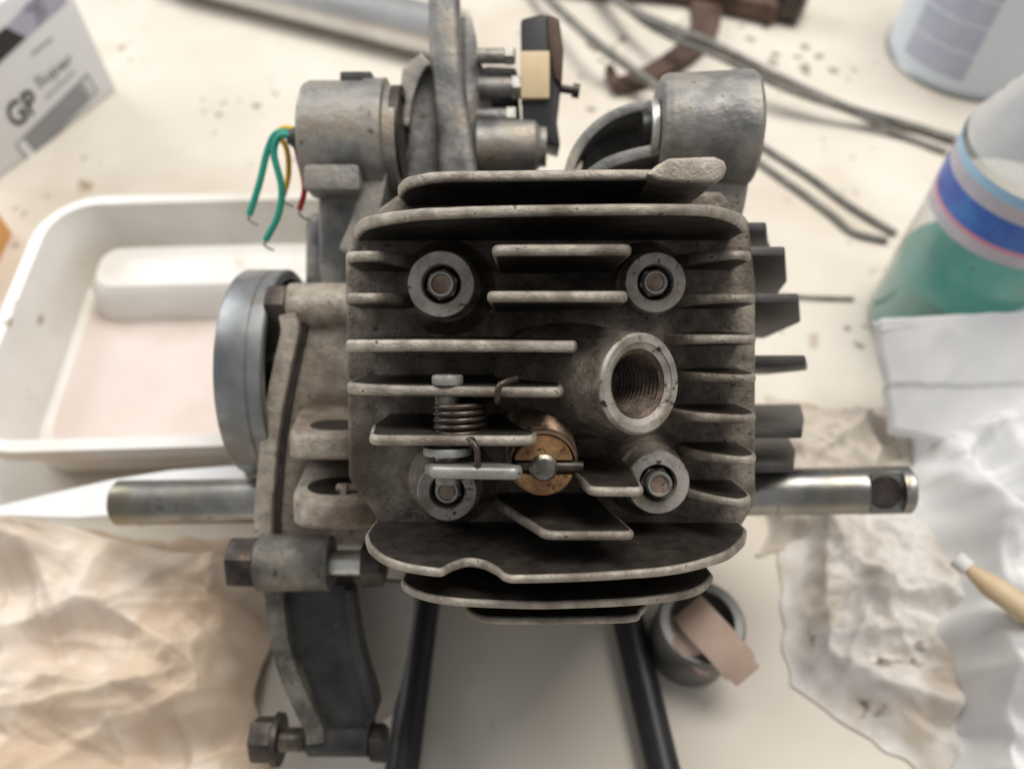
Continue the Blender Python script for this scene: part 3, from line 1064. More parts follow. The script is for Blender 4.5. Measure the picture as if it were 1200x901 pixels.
for nm, mt, pts, zz in (
    ('green_wire', M_GREEN, [(345, 157), (325, 156), (314, 175), (304, 215), (292, 252)], 0),
    ('green_wire', M_GREEN, [(345, 160), (328, 160), (321, 180), (330, 220), (326, 252), (311, 282)], 2),
    ('yellow_wire', M_YELLOW, [(345, 152), (333, 150), (326, 157), (336, 175), (338, 205), (332, 230)], -2),
    ('red_wire', M_RED, [(345, 166), (350, 185), (357, 220), (351, 246)], -1),
):
    P3 = [E(x, y, ZD + 2 + zz - 1.5 * i) for i, (x, y) in enumerate(pts)]
    mb = MB()
    mb.tube(spline(P3, 8), 1.15 if nm == 'green_wire' else 0.95, 12)
    wo = eb(mb, nm, mt, eng)
    d = (P3[-1] - P3[-2]).normalized()
    mb = MB()
    mb.tube([P3[-1] - d, P3[-1] + d * 1.6 + Vector((0.2, 0, 0)), P3[-1] + d * 2.2 + Vector((1.8, -0.6, 0)), P3[-1] + d * 2.6 + Vector((4.0, -1.0, 0))], 0.4, 8)
    eb(mb, 'bare_strand', M_COPPER, wo)

# ---- upper right mounting bush
ZR = -72.0
ca, cbx = E(774, 146, ZR), E(886, 146, ZR)
LB = cbx.x - ca.x
rb = 16.8
mb = MB()
mb.lathe((ca.x, ca.y, ZR - 6), (1, 0, 0), [(1.5, 7.5), (0, 9), (0, rb - 2.6), (1.2, rb - 1.0), (2.6, rb - 0.4), (LB * 0.5, rb), (LB - 1.2, rb + 0.6), (LB, rb - 0.4), (LB, rb - 5)], 64, 0, cap=False)
bush = eb(mb, 'mounting_bush', M_GREYCAST, case, rough=0.12)
mb = MB()
mb.lathe((ca.x - 2.6, ca.y, ZR - 6), (1, 0, 0), [(0, 5.5), (0, 8.6), (0.6, 9.2), (2.0, 9.2), (2.6, 8.6), (6, 8.2), (6, 5.5)], 48, 0, cap=False, closed=True)
eb(mb, 'steel_sleeve', M_ZINC, bush)
mb = MB()
mb.lathe((ca.x - 5, ca.y, ZR - 6), (1, 0, 0), [(0, 5.4), (LB, 5.4)], 32)  # solid black rod standing in for the shade inside the bore
eb(mb, 'bush_bore', M_BLACK, bush)
mb = MB()
mb.prism([E(806, 170, -70), E(893, 150, -70), E(886, 215, -70), E(880, 252, -70), E(836, 268, -70), E(800, 240, -70)], 2, -76, -100)
eb(mb, 'bush_neck', M_GREYCAST, case, bevel=4, seg=3)
ribbon([E(x, y, -84) for x, y in [(782, 124), (745, 127), (712, 140), (688, 160), (672, 185), (664, 215)]], 1.6, -82, -112, 'curved_rib', M_GREYCAST, case, bevel=0.6)
ribbon([E(x, y, -74) for x, y in [(790, 172), (760, 178), (735, 184), (712, 192), (690, 206)]], 1.8, -73, -104, 'curved_rib', M_GREYCAST, case, bevel=0.6)
mb = MB()
mb.prism([E(690, 150, -108), E(778, 138, -108), E(790, 260, -108), E(670, 260, -108)], 2, -106, -126)
eb(mb, 'web', M_GREYCAST, case, bevel=3)

# ---- rear gear housing in the middle
mb = MB()
mb.prism([E(x, y, -112) for x, y in [(472, 80), (490, 68), (512, 72), (530, 100), (540, 150), (545, 260), (468, 260), (466, 150)]], 2, -108, -130)
rear = eb(mb, 'rear_housing', M_GREYCAST, case, bevel=3, seg=3)
ribbon([E(x, y, -104) for x, y in [(472, 150), (478, 112), (490, 82), (500, 72)]], 2.4, -101, -118, 'housing_rib', M_GREYCAST, rear)
mb = MB()
mb.lathe(E(518, 120, -106), (0, 0, 1), [(0, 1.6), (0.3, 1.5), (0.3, 0.05)], 16, 0, cap=False)  # small black disc painting the shaded hole
eb(mb, 'screw_hole', M_BLACK, rear)
mb = MB()
mb.prism([E(x, y, -108) for x, y in [(503, -40), (538, -40), (541, 60), (548, 120), (560, 200), (560, 250), (516, 250), (512, 130), (505, 60)]], 2, -100, -112)
eb(mb, 'spine_bar', M_GREYCAST, case, bevel=3.5, seg=3)
mb = MB()
mb.prism([E(x, y, -116) for x, y in [(540, 22), (552, 20), (558, 45), (560, 70), (572, 90), (580, 140), (600, 200), (600, 250), (545, 250)]], 2, -112, -124)
eb(mb, 'gear_plate', M_GREYCAST, case, bevel=2)
for x0, x1, y, r in ((560, 604, 72, 2.6), (562, 612, 108, 3.4), (560, 606, 142, 3.0)):
    a, b = E(x0, y, -114), E(x1, y, -114)
    mb = MB()
    mb.lathe((a.x, a.y, a.z + 5), (1, 0, 0), [(0, r), (b.x - a.x - 1, r), (b.x - a.x, r * 0.7)], 20)
    st_ = eb(mb, 'stud_bolt', M_GREYCAST, case)
    mb = MB()
    mb.lathe((b.x - 3.5, a.y, a.z + 5), (1, 0, 0), [(0, r * 1.25), (3, r * 1.25), (3.6, r * 0.9)], 6)
    eb(mb, 'stud_nut', M_DULL, st_)
mb = MB()
mb.prism([E(x, y, -114) for x, y in [(610, 32), (634, 26), (650, 28), (657, 60), (657, 105), (652, 150), (656, 178), (640, 172), (612, 160)]], 2, -106, -126)
fl = eb(mb, 'intake_flange', M_RUBBER, case, bevel=1.5)
mb = MB()
a = E(627, 92, -108)
mb.box((a.x, a.y, -109), 4.9, 7.9, 5.2)
eb(mb, 'tan_spacer', M_TAN, fl, bevel=0.6)
mb = MB()
mb.prism([E(x, y, -114) for x, y in [(640, 28), (654, 34), (659, 70), (657, 110), (648, 100), (642, 60)]], 2, -104.4, -112)
eb(mb, 'rust_rim', M_RUST, fl, bevel=1)
a = E(655, 108, -112)
mb = MB()
mb.lathe(a + Vector((0, 0, 4)), (1, -0.15, 0), [(0, 1.4), (4.5, 1.4), (4.5, 2.4), (7, 2.4)], 14)
eb(mb, 'flange_screw', M_OXIDE, fl)
mb = MB()
mb.prism([E(x, y, -118) for x, y in [(566, 78), (606, 80), (612, 168), (570, 168)]], 2, -116, -126)  # dark block added to stand in for the shaded gaps between the studs
eb(mb, 'stud_gap_shade', M_ARM, case, bevel=2)
mb = MB()
a, b = E(560, 172, -110), E(640, 172, -110)
mb.lathe(a, (1, 0, 0), [(0, 9), (b.x - a.x - 4, 9), (b.x - a.x - 2, 7), (b.x - a.x, 7)], 32)
eb(mb, 'intake_stub', M_GREYCAST, case)

# ================================================================== engine stand
st0 = empty('engine_stand', T(616, 640, 0))
tag(st0, 'black steel bar stand with two splayed legs under the engine', 'stand')
base = st0.location


def wb(mbx, name, mats, parent=None, b=None, **k):
    return mbx.build(name, mats, parent, unit=1.0, base=b, **k)


RL = 0.0062
for pts in ([(522, 560), (496, 716), (472, 895), (455, 1010)], [(700, 580), (738, 735), (777, 900), (805, 1010)]):
    mb = MB()
    mb.tube([T(x, y, RL + 0.0025) for x, y in pts], RL, 20)
    wb(mb, 'leg', M_TUBE, st0, base)
a, b = T(522, 560, RL), T(700, 580, RL)
mb = MB()
mb.tube([a, b], RL * 0.98, 20)
wb(mb, 'cross_bar', M_TUBE, st0, base)
m_ = (a + b) / 2
for k in (-0.03, 0.03):
    mb = MB()
    mb.tube([m_ + Vector((k, 0, 0)), m_ + Vector((k, 0.01, 0.05))], RL * 0.9, 16)
    wb(mb, 'upright', M_TUBE, st0, base)

# ================================================================== battery carton
bl, br = T(20, 194, 0.0), T(137, 106, 0.0)
ud = (br - bl).normalized()
bl = br - ud * 0.105
nd = Vector((ud.y, -ud.x, 0))           # out of the printed front
if nd.y > 0:
    nd = -nd
HB = 0.082
root = empty('battery_carton', br)
tag(root, 'white battery carton with black lettering and a printed battery in the corner', 'carton')
mb = MB()
for z0, z1 in ((0.0005, HB),):
    q = [br, bl, bl - nd * 0.05, br - nd * 0.05]
    mb.loft([[p + Vector((0, 0, z0)) for p in q], [p + Vector((0, 0, z1)) for p in q]])
wb(mb, 'carton_body', M_CARD, root, br, bevel=0.0012)


def onface(u, v, e=0.0004):
    """u metres left of the right edge, v metres up"""
    return br - ud * u + Vector((0, 0, v)) + nd * e


def facepatch(name, pts, m_, e=0.0004):
    mb = MB()
    f0 = [onface(u, v, e) for u, v in pts]
    f1 = [onface(u, v, 0.0001) for u, v in pts]
    mb.loft([f1, f0])
    return wb(mb, name, m_, root, br, smooth=False)


def uvface(px, py):
    """pixel on the carton's front plane -> (u, v)"""
    d = RC @ cray(px, py)
    t = (br - CAM).dot(nd) / d.dot(nd)
    p = CAM + d * t
    return ((br - p).dot(ud), p.z)


facepatch('battery_outline', [uvface(*p) for p in [(17, 170), (33, 190), (115, 108), (102, 86)]], M_PRINTG)
facepatch('battery_print', [uvface(*p) for p in [(20, 170), (34, 186), (111, 108), (101, 91)]], M_CARD, 0.0006)
facepatch('battery_print', [uvface(*p) for p in [(27, 163), (42, 181), (105, 117), (92, 99)]], M_PRINTG, 0.0008)
facepatch('battery_print', [uvface(*p) for p in [(92, 99), (105, 117), (109, 112), (97, 94)]], M_PRINTL, 0.0008)
facepatch('violet_band', [uvface(*p) for p in [(28, 38), (70, -12), (78, 2), (30, 44)]], M_VIOLET)
facepatch('violet_band', [uvface(*p) for p in [(6, 32), (60, -25), (76, 2), (30, 44)]], M_VIOLET, 0.0006)
facepatch('black_band', [uvface(*p) for p in [(-30, 62), (6, 32), (30, 44), (-30, 100)]], M_PRINTK, 0.0007)
facepatch('small_print', [uvface(*p) for p in [(35, 63), (38, 66), (62, 46), (60, 43)]], M_PRINTL)
facepatch('small_print', [uvface(*p) for p in [(52, 114), (54, 117), (88, 85), (86, 82)]], M_PRINTL)


def lettering(name, txt, p0, p1, height_px, m_):
    c_ = bpy.data.curves.new(name, 'FONT')
    c_.body = txt
    c_.size = 1.0
    c_.offset = 0.018
    c_.extrude = 0.0
    o = bpy.data.objects.new(name, c_)
    col.objects.link(o)
    bpy.context.view_layer.update()
    dg = bpy.context.evaluated_depsgraph_get()
    me = bpy.data.meshes.new_from_object(o.evaluated_get(dg))
    col.objects.unlink(o)
    bpy.data.objects.remove(o)
    xs = [v.co.x for v in me.vertices]
    ys = [v.co.y for v in me.vertices]
    u0, v0 = uvface(*p0)
    u1, v1 = uvface(*p1)
    sx = (u0 - u1) / (max(xs) - min(xs))
    hh = uvface(*height_px)[1] - v0
    sy = hh / (max(ys) - min(ys))
    for v in me.vertices:
        u = u0 - (v.co.x - min(xs)) * sx
        vv = v0 + (v.co.y - min(ys)) * sy + (v1 - v0) * (v.co.x - min(xs)) / (max(xs) - min(xs))
        v.co = onface(u, vv, 0.0006) - br
    me.materials.append(m_)
    ob = bpy.data.objects.new(name, me)
    col.objects.link(ob)
    ob.parent = root
    return ob


lettering('gp_lettering', 'GP', (18, 152), (48, 127), (2, 128), M_PRINTK)
lettering('super_lettering', 'Super', (47, 108), (88, 76), (38, 93), M_PRINTG)

# ================================================================== plastic tray
fp = T(118, 318, 0)
fq = T(345, 312, 0)
xu = (fq - fp).normalized()
yu = Vector((xu.y, -xu.x, 0))
LT, WT, HT = 0.19, 0.125, 0.042
tr = empty('plastic_tray', fp + xu * LT / 2 + yu * WT / 2)
tag(tr, 'shallow clouded white plastic tray with pinkish residue, left of the engine', 'tray')
tb = tr.location.copy()


def rrect(cx_, hx, hy, z, r=0.022, n=8):
    out_ = []
    for (sx, sy, a0) in ((1, 1, 0), (-1, 1, 90), (-1, -1, 180), (1, -1, 270)):
        for k in range(n + 1):
            a = R(a0 + 90 * k / n)
            out_.append(cx_ + xu * (sx * (hx - r) + r * math.cos(a)) - yu * (sy * (hy - r) + r * math.sin(a)) + Vector((0, 0, z)))
    return out_


hx, hy = LT / 2, WT / 2
mb = MB()
rings = [rrect(tb, hx - 0.004, hy - 0.004, 0.0008), rrect(tb, hx + 0.001, hy + 0.001, 0.004), rrect(tb, hx + 0.008, hy + 0.008, HT - 0.002), rrect(tb, hx + 0.012, hy + 0.012, HT - 0.002, 0.03),
         rrect(tb, hx + 0.0123, hy + 0.0123, HT - 0.006, 0.03), rrect(tb, hx + 0.0133, hy + 0.0133, HT - 0.006, 0.03), rrect(tb, hx + 0.0126, hy + 0.0126, HT, 0.03), rrect(tb, hx + 0.007, hy + 0.007, HT),
         rrect(tb, hx - 0.0005, hy - 0.0005, 0.006), rrect(tb, hx - 0.005, hy - 0.005, 0.0026)]
mb.loft(rings)
wb(mb, 'tray_shell', M_PLASTIC, tr, tb)
mb = MB()
mb.loft([rrect(tb, hx - 0.006, hy - 0.006, 0.003), rrect(tb, hx - 0.0045, hy - 0.0045, 0.0042)])
wb(mb, 'residue', M_RESIDUE, tr, tb)
lc = tb - yu * (hy - 0.020) - xu * 0.012


def ledge(cx_, hx_, hy_, z, r):
    return [p for p in rrect(cx_, hx_, hy_, z, r)]


mb = MB()
mb.loft([ledge(lc, hx - 0.020, 0.019, 0.0035, 0.012), ledge(lc, hx - 0.022, 0.017, 0.020, 0.012), ledge(lc, hx - 0.026, 0.013, 0.0245, 0.010), ledge(lc, hx - 0.034, 0.009, 0.0225, 0.008), ledge(lc, hx - 0.042, 0.005, 0.0225, 0.004)])
wb(mb, 'raised_ledge', M_PLASTIC, tr, tb)


# ================================================================== soft sheets
def sheet(name, corners, nx, ny, hfun, m_, thick=0.0006, seed=0, jag=0.0):
    """corners: four world points (ll, lr, ur, ul); hfun(u, v, p) -> height"""
    a, b, c, d = corners
    rnd = random.Random(seed)
    top = []
    for j in range(ny + 1):
        v = j / ny
        for i in range(nx + 1):
            u = i / nx
            p = (a * (1 - u) + b * u) * (1 - v) + (d * (1 - u) + c * u) * v
            if jag:
                e = noise.noise_vector(Vector((p.x * 28 + seed, p.y * 28, 3.1))) + 0.5 * noise.noise_vector(Vector((p.x * 90 + seed, p.y * 90, 1.1)))
                k = max(abs(2 * u - 1), abs(2 * v - 1)) ** 3
                p = p + Vector((e.x, e.y, 0)) * jag * (0.25 + k)
            top.append(Vector((p.x, p.y, max(0.0008, hfun(u, v, p)))))
    W = nx + 1
    fs = [[j * W + i, j * W + i + 1, (j + 1) * W + i + 1, (j + 1) * W + i] for j in range(ny) for i in range(nx)]
    me = bpy.data.meshes.new(name)
    o0 = top[0].copy()
    me.from_pydata([p - o0 for p in top], [], fs)
    for p in me.polygons:
        p.use_smooth = True
    me.materials.append(m_)
    o = bpy.data.objects.new(name, me)
    o.location = o0
    col.objects.link(o)
    s = o.modifiers.new('thickness', 'SOLIDIFY')
    s.thickness = thick
    s.offset = -1
    return o


def crease(p, s, seed, sharp=1.0):
    q = Vector((p.x * s + seed * 3.7, p.y * s - seed * 1.9, seed * 7.3))
    q += noise.noise_vector(q * 0.6) * 0.55
    return 1.0 - abs(noise.noise(q)) * 2.2


def facet(p, s, seed):
    q = Vector((p.x * s + seed * 5.1, p.y * s + seed * 2.3, seed * 1.7))
    d, _ = noise.voronoi(q)
    return d[0], d[1] - d[0]


def ridges(seed, corners, n, amp, wid, lng, soft=False, lean=None):
    """height field of random fold ridges"""
    rnd = random.Random(seed)
    a, b, c, d = corners
    L = []
    for _ in range(n):
        u, v = rnd.random(), rnd.random()
        p = (a * (1 - u) + b * u) * (1 - v) + (d * (1 - u) + c * u) * v
        t = rnd.random() * PI if lean is None else lean[0] + rnd.uniform(-1, 1) * lean[1]
        k = rnd.random()
        L.append((p.x, p.y, math.cos(t), math.sin(t), amp[0] + (amp[1] - amp[0]) * k * k, wid[0] + (wid[1] - wid[0]) * k, lng[0] + (lng[1] - lng[0]) * k, 0.5 + rnd.random()))

    def h(p):
        w = noise.noise_vector(Vector((p.x * 14 + seed, p.y * 14, 0))) * 0.012
        x, y = p.x + w.x, p.y + w.y
        tot, mx = 0.0, 0.0
        for (cx, cy, ca, sa, am, wi, ln, sk) in L:
            dx, dy = x - cx, y - cy
            al = dx * ca + dy * sa
            ac = -dx * sa + dy * ca
            if abs(al) > ln:
                continue
            k = abs(ac) / (wi * (sk if ac > 0 else 1.0))
            if k > 1:
                continue
            q = (1 - k) if not soft else (0.5 + 0.5 * math.cos(PI * k))
            q *= am * (1 - (al / ln) ** 2)
            tot += q
            mx = max(mx, q)
        return 0.55 * mx + 0.45 * tot
    return h


KC = [T(-90, 990), T(330, 960), T(316, 650), T(-90, 612)]
KR = ridges(14, KC, 60, (0.003, 0.019), (0.006, 0.022), (0.03, 0.09), lean=(0.1, 0.75))
KR2 = ridges(12, KC, 160, (0.0008, 0.0042), (0.002, 0.008), (0.008, 0.035))


def kraft_h(u, v, p):
    edge = min(1, min(u, 1 - u, v, 1 - v) * 8)
    return 0.0015 + (0.3 + 0.7 * edge) * (0.002 + KR(p) * 0.95 + KR2(p) * 1.2)


kp = sheet('kraft_paper', KC, 190, 150, kraft_h, M_KRAFT, 0.0004, 1, 0.006)
tag(kp, 'crumpled brown kraft paper lying on the bench at the lower left', 'paper')

RG = [T(930, 800), T(1150, 960), T(1150, 585), T(915, 572)]
RR1 = ridges(21, RG, 90, (0.002, 0.009), (0.004, 0.010), (0.015, 0.06))
RR2 = ridges(22, RG, 160, (0.0006, 0.0030), (0.0015, 0.005), (0.008, 0.03))


def rag_h(u, v, p):
    edge = min(1, min(u, 1 - u, v, 1 - v) * 6)
    return 0.0007 + edge * edge * (0.002 + RR1(p) + RR2(p))


rg = sheet('stained_rag', RG, 120, 130, rag_h, M_RAG, 0.00015, 4, 0.005)
tag(rg, 'crumpled white rag with brown grease stains, below the right axle end', 'rag')
RB = [T(886, 640), T(985, 660), T(1060, 478), T(905, 470)]
RR3 = ridges(23, RB, 60, (0.0015, 0.008), (0.003, 0.010), (0.015, 0.05))
rg2 = sheet('stained_rag', RB, 90, 90, lambda u, v, p: 0.0009 + min(1, min(u, 1 - u, v, 1 - v) * 8) ** 2 * (0.001 + RR3(p)),
            mat('brown_stained_rag', (0.46, 0.40, 0.33), (0.64, 0.60, 0.54), 0.85, 0, 40, 0.3, 500, (0.22, 0.16, 0.12), 60, 0.4, c3=(0.40, 0.32, 0.25), scale3=40), 0.0008, 9, 0.010)
tag(rg2, 'small browner rag lying behind the right axle end', 'rag')


TWC = [T(1120, 990), T(1340, 990), T(1340, 470), T(1050, 500)]
TW1 = ridges(31, TWC, 60, (0.003, 0.016), (0.006, 0.018), (0.03, 0.12), lean=(1.9, 0.7))
TW2 = ridges(32, TWC, 200, (0.0008, 0.0045), (0.002, 0.007), (0.01, 0.05))


def towel_h(u, v, p):
    edge = min(1, min(u * 1.4, v + 0.2, 1 - v + 0.1) * 5)
    return 0.0015 + (0.004 + TW1(p) + TW2(p) + 0.008 * max(0, crease(p, 12, 12))) * edge


tw = sheet('paper_towel', TWC, 130, 170, towel_h, M_TOWEL, 0.0005, 5, 0.008)
tag(tw, 'long draped white paper towel with crumpled folds at the right edge', 'paper towel')

# thick folded towel in front of the bottle
TKC = [T(1046, 502, 0.022), T(1320, 545, 0.022), T(1320, 350, 0.062), T(1026, 367, 0.062)]


def sstep(x):
    x = max(0.0, min(1.0, x))
    return x * x * (3 - 2 * x)


def folded_h(u, v, p):
    k = sstep(u / 0.02) * sstep((1 - v) / 0.03) * sstep(v / 0.03)
    h = 0.020 + 0.040 * v + 0.0025 * noise.noise(Vector((p.x * 20, p.y * 20, 2))) + 0.0012 * crease(p, 34, 5)
    h -= 0.0022 * sstep((0.42 + 0.12 * u - v) / 0.01)
    return h - 0.0035 * (1 - k)


tk = sheet('folded_towel', TKC, 120, 90, folded_h, M_TOWEL, 0.004, 15, 0.0016)
tag(tk, 'thick folded white paper towel in front of the bottle of green liquid', 'paper towel')

# ================================================================== bottle
bc = T(1094, 382, 0)
bt = empty('plastic_bottle', bc)
tag(bt, 'clear plastic bottle with blue label holding some green liquid', 'bottle')
rb_ = 0.0345
prof = [(0.0012, 0.024), (0.0012, rb_ - 0.004), (0.005, rb_), (0.079, rb_), (0.0805, rb_ - 0.001), (0.114, rb_ - 0.001), (0.116, rb_)]
for k in range(4):
    z = 0.119 + 0.007 * k
    prof += [(z, rb_ - 0.0010 - 0.0030 * k), (z + 0.0035, rb_ - 0.0032 - 0.0030 * k)]
prof += [(0.150, 0.0225), (0.162, 0.0165), (0.170, 0.0135), (0.184, 0.0135)]
mb = MB()
cut = next(i for i, p in enumerate(prof) if p[0] >= 0.116)
mb.lathe(bc, (0, 0, 1), prof[:cut + 1], 64, 0, cap=False)
wb(mb, 'bottle_body', M_PET, bt, bc)
mb = MB()
mb.lathe(bc, (0, 0, 1), prof[cut:], 64, 0, cap=False)
wb(mb, 'bottle_shoulder', M_PETF, bt, bc)
mb = MB()
mb.lathe(bc, (0, 0, 1), [(0.182, 0.0155), (0.195, 0.0155), (0.197, 0.014), (0.197, 0.0005)], 40, 0, cap=False)
wb(mb, 'cap', M_LABELB, bt, bc)
mb = MB()
mb.lathe(bc, (0, 0, 1), [(0.002, 0.001), (0.002, rb_ - 0.005), (0.006, rb_ - 0.0012), (0.043, rb_ - 0.0012), (0.043, 0.001)], 56, 0, cap=False)
wb(mb, 'liquid', M_LIQ, bt, bc)
mb = MB()
for z0, z1, m_, k in ((0.0800, 0.0860, 0, 0), (0.0860, 0.0880, 3, 0), (0.0880, 0.1010, 1, 0), (0.1010, 0.1080, 0, 0), (0.1080, 0.1125, 2, 0)):
    mb.lathe(bc, (0, 0, 1), [(z0, rb_ + 0.0004), (z1, rb_ + 0.0004)], 64, m_, cap=False)
wb(mb, 'label', [M_LABELG, M_LABELB, M_LABELC, M_LABELP], bt, bc)

# ================================================================== paint can
pc_ = T(1132, 64, 0)
cn_ = empty('paint_can', pc_)
tag(cn_, 'white paint can with pale lilac text panels at the upper right', 'can')
rc_ = 0.052
mb = MB()
mb.lathe(pc_, (0, 0, 1), [(0.0006, 0.01), (0.0006, rc_ + 0.0006), (0.0022, rc_ + 0.0016), (0.004, rc_ + 0.0006), (0.004, rc_ - 0.001)], 80, 0, cap=False)
wb(mb, 'base_rim', M_CANM, cn_, pc_)
mb = MB()
mb.lathe(pc_, (0, 0, 1), [(0.116, rc_ - 0.001), (0.117, rc_ + 0.0016), (0.120, rc_ + 0.0016), (0.120, rc_ - 0.004), (0.116, rc_ - 0.006), (0.116, 0.001)], 80, 0, cap=False)
wb(mb, 'lid_rim', M_CANM, cn_, pc_)
mb = MB()
mb.lathe(pc_, (0, 0, 1), [(0.004, rc_), (0.117, rc_)], 80, 0, cap=False)
wb(mb, 'can_body', M_CANW, cn_, pc_)


def cyl_patch(name, a0, a1, z0, z1, m_, parent, c_, r_):
    mb = MB()
    n_ = 14
    lo_ = []
    hi_ = []
    for k in range(n_ + 1):
        a = R(a0 + (a1 - a0) * k / n_)
        d = Vector((math.cos(a), math.sin(a), 0)) * r_
        lo_.append(c_ + d + Vector((0, 0, z0)))
        hi_.append(c_ + d + Vector((0, 0, z1)))
    mb.loft([lo_, hi_], False, False, closed=False)
    return wb(mb, name, m_, parent, c_)


for z0, z1 in ((0.012, 0.028), (0.030, 0.046), (0.048, 0.062), (0.064, 0.08)):
    cyl_patch('text_panel', 195, 244, z0, z1, M_CANL, cn_, pc_, rc_ + 0.0003)
cyl_patch('teal_panel', 282, 305, 0.010, 0.07, M_CANT, cn_, pc_, rc_ + 0.0003)

# ================================================================== metal tube, rusty lever, cables
mb = MB()
rt = 0.017
a, b = T(200, -40, rt), T(540, 45, rt)
mb.tube([a, b], rt, 40)
tb_ = wb(mb, 'metal_tube', M_ALU, None, a)
tb_.location = a
tag(tb_, 'bright round metal tube lying behind the engine at the top', 'tube')

rl = empty('rusty_lever', T(820, 30, 0))
tag(rl, 'rusty brown forked lever lying under the cables at the top', 'lever')
rb0 = rl.location.copy()


def strip(name, pts, wd, z0, z1, m_, parent, b0, bevel=0.001):
    P3 = spline([T(x, y, 0) for x, y in pts], 6)
    m = MB()
    rings = []
    for i, p in enumerate(P3):
        t = (P3[min(i + 1, len(P3) - 1)] - P3[max(i - 1, 0)]).normalized()
        s = Vector((t.y, -t.x, 0)).normalized()
        q = wd[0] + (wd[1] - wd[0]) * i / (len(P3) - 1)
        rings.append([p + s * -q + Vector((0, 0, z1)), p + s * q + Vector((0, 0, z1)), p + s * q + Vector((0, 0, z0)), p + s * -q + Vector((0, 0, z0))])
    m.loft(rings)
    return wb(m, name, m_, parent, b0, bevel=bevel)


strip('lever_arm', [(826, 12), (824, 40), (806, 66), (775, 88), (740, 104), (716, 110)], (0.011, 0.005), 0.002, 0.008, M_RUST, rl, rb0)
strip('lever_tip', [(712, 92), (717, 104), (722, 114)], (0.0026, 0.0026), 0.002, 0.011, M_RUST, rl, rb0)
strip('lever_bar', [(600, -26), (700, -14), (800, -6), (880, 12), (912, 20)], (0.019, 0.016), 0.002, 0.016, M_RUST, rl, rb0, 0.003)
strip('lever_socket', [(908, 16), (938, 24)], (0.013, 0.012), 0.002, 0.022, M_OXIDE, rl, rb0, 0.002)

cabs = [
    ('thick grey steel cable running past the upper right mounting bush', [(690, -30), (740, 12), (830, 50), (900, 85), (990, 126), (1060, 146), (1120, 164)], 0.0030, 0.026),
    ('thinner steel cable lying alongside the thick one at the upper right', [(700, -24), (760, 30), (840, 66), (920, 104), (1000, 132), (1060, 160), (1110, 178)], 0.0022, 0.023),
    ('short grey cable crossing the rusty lever at the top', [(620, -22), (655, 12), (700, 52), (745, 84), (790, 118), (830, 150)], 0.0030, 0.020),
    ('upper strand of steel cable beside the finned barrel', [(860, 150), (900, 176), (950, 208), (1000, 244), (1050, 274)], 0.0021, 0.0),
    ('lower looped strand of steel cable beside the finned barrel', [(850, 160), (895, 194), (940, 226), (975, 252), (1000, 272), (1040, 282)], 0.0021, 0.0),
    ('thin pale wire lying between the engine and the bottle', [(910, 346), (960, 349), (1000, 350)], 0.0012, 0.0),
]
for i, (lb, pts, r_, h0) in enumerate(cabs):
    P3 = spline([T(x, y, r_ + h0 * max(0, 1 - abs(j - 2) / 3.0)) for j, (x, y) in enumerate(pts)], 8)
    o0 = P3[0].copy()
    mb = MB()
    mb.tube(P3, r_, 12)
    o = mb.build('steel_cable', M_CABLE, None, unit=1.0, base=o0)
    o.location = o0
    tag(o, lb, 'cable', 'steel cables on the bench')

# ================================================================== sleeve with strap
sc0 = T(806, 756, 0)
mb = MB()
rs = 0.0165
mb.lathe(sc0, (0, 0, 1), [(0.001, rs), (0.0285, rs), (0.030, rs - 0.001), (0.030, rs - 0.0042), (0.0285, rs - 0.005), (0.003, rs - 0.005), (0.001, rs - 0.0042)], 64, 0, cap=False, closed=True)
sl = wb(mb, 'metal_sleeve', M_SLEEVE, None, sc0)
sl.location = sc0
tag(sl, 'short round grey metal sleeve standing below the engine', 'sleeve')
sp = empty('leather_strap', T(830, 740, 0.036))
tag(sp, 'folded pinkish brown strap sticking out of the grey metal sleeve', 'strap')
s0_ = sp.location.copy()


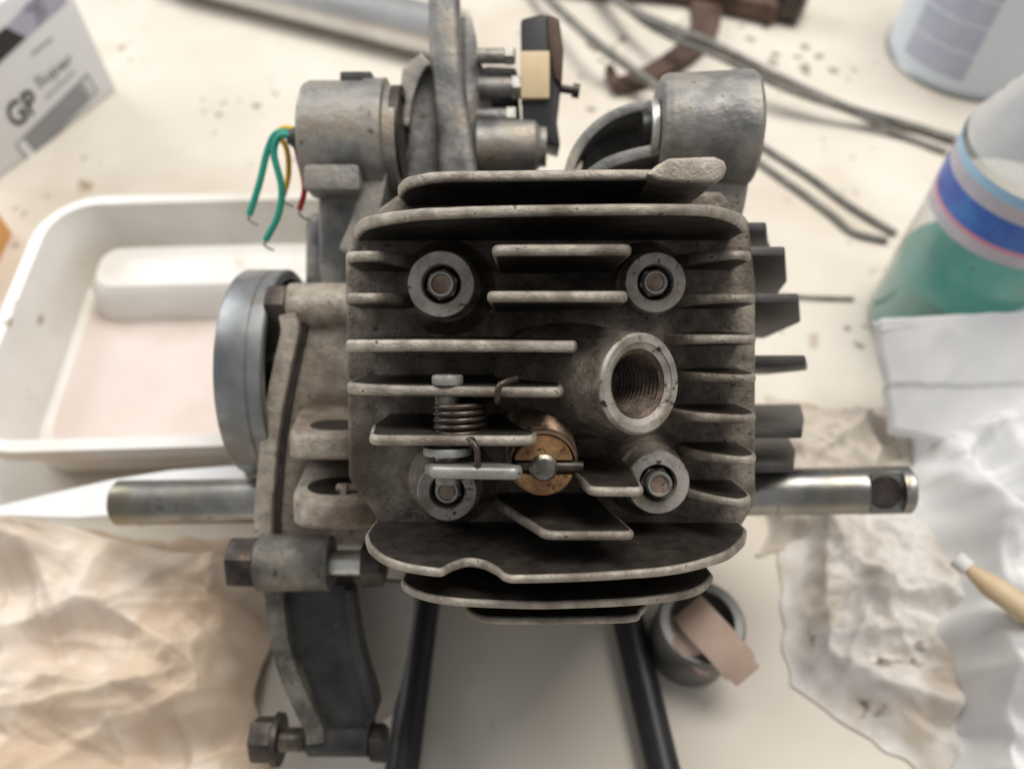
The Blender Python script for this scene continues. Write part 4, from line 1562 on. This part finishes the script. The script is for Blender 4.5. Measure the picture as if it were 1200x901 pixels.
def strapstrip(name, pts, wd, th, parent, offs):
    P3 = spline([T(x, y, h) for x, y, h in pts], 6)
    m = MB()
    rings = []
    vd = (CAM - P3[0]).normalized()
    for i, p in enumerate(P3):
        t = (P3[min(i + 1, len(P3) - 1)] - P3[max(i - 1, 0)]).normalized()
        s = t.cross(vd).normalized()
        nn = s.cross(t).normalized()
        p = p + s * offs
        q = wd * (1 if i < len(P3) - 2 else 0.8)
        rings.append([p - s * q + nn * th, p + s * q + nn * th, p + s * q - nn * th, p - s * q - nn * th])
    n0 = len(m.f)
    m.loft(rings)
    for k in range(n0, len(m.f)):
        m.m[k] = 1 if (k - n0) % 4 in (1, 3) else 0
    return wb(m, name, [M_STRAP, M_STRAPE], parent, s0_, bevel=0.0006)


strapstrip('strap_fold', [(806, 712, 0.026), (820, 728, 0.038), (846, 756, 0.036), (876, 792, 0.024)], 0.0070, 0.0009, sp, 0)
strapstrip('strap_fold', [(795, 722, 0.020), (804, 742, 0.031), (820, 762, 0.030), (838, 780, 0.022)], 0.0052, 0.0009, sp, 0.001)

# ================================================================== brush handle and card
bh = empty('wooden_brush', T(1160, 690, 0.024))
tag(bh, 'pale wooden brush handle resting on the white towel at the right edge', 'brush')
b0 = bh.location.copy()
mb = MB()
P3 = [T(1132, 664, 0.050), T(1160, 686, 0.050), T(1205, 716, 0.050), T(1300, 775, 0.050)]
mb.tube(P3, 0.004, 16, rr=[0.002, 0.0042, 0.0046, 0.005])
wb(mb, 'handle', M_WOOD, bh, b0)
mb = MB()
mb.tube([T(1120, 654, 0.050), T(1134, 666, 0.050)], 0.0032, 14)
wb(mb, 'ferrule', M_RAG, bh, b0)

oc0 = T(-22, 330, 0)
mb = MB()
mb.box((0, 0, 0.02), 0.0125, 0.03, 0.02)
oc = mb.build('orange_box', M_ORANGE, None, unit=1.0, bevel=0.001)
oc.location = T(-34, 320, 0)
tag(oc, 'orange box peeking in at the left edge of the picture', 'box')

mb = MB()
pts = [T(x, y, 0.046) for x, y in [(-8, 594), (60, 578), (130, 562), (200, 551), (285, 545), (290, 572), (240, 588), (180, 600), (90, 606), (-5, 603)]]
mb.loft([[p - Vector((0, 0, 0.0006)) for p in pts], pts])
wp = wb(mb, 'paper_strip', M_TOWEL, None, pts[0])
wp.location = pts[0]
tag(wp, 'pointed strip of bright white paper along the near rim of the tray', 'paper')
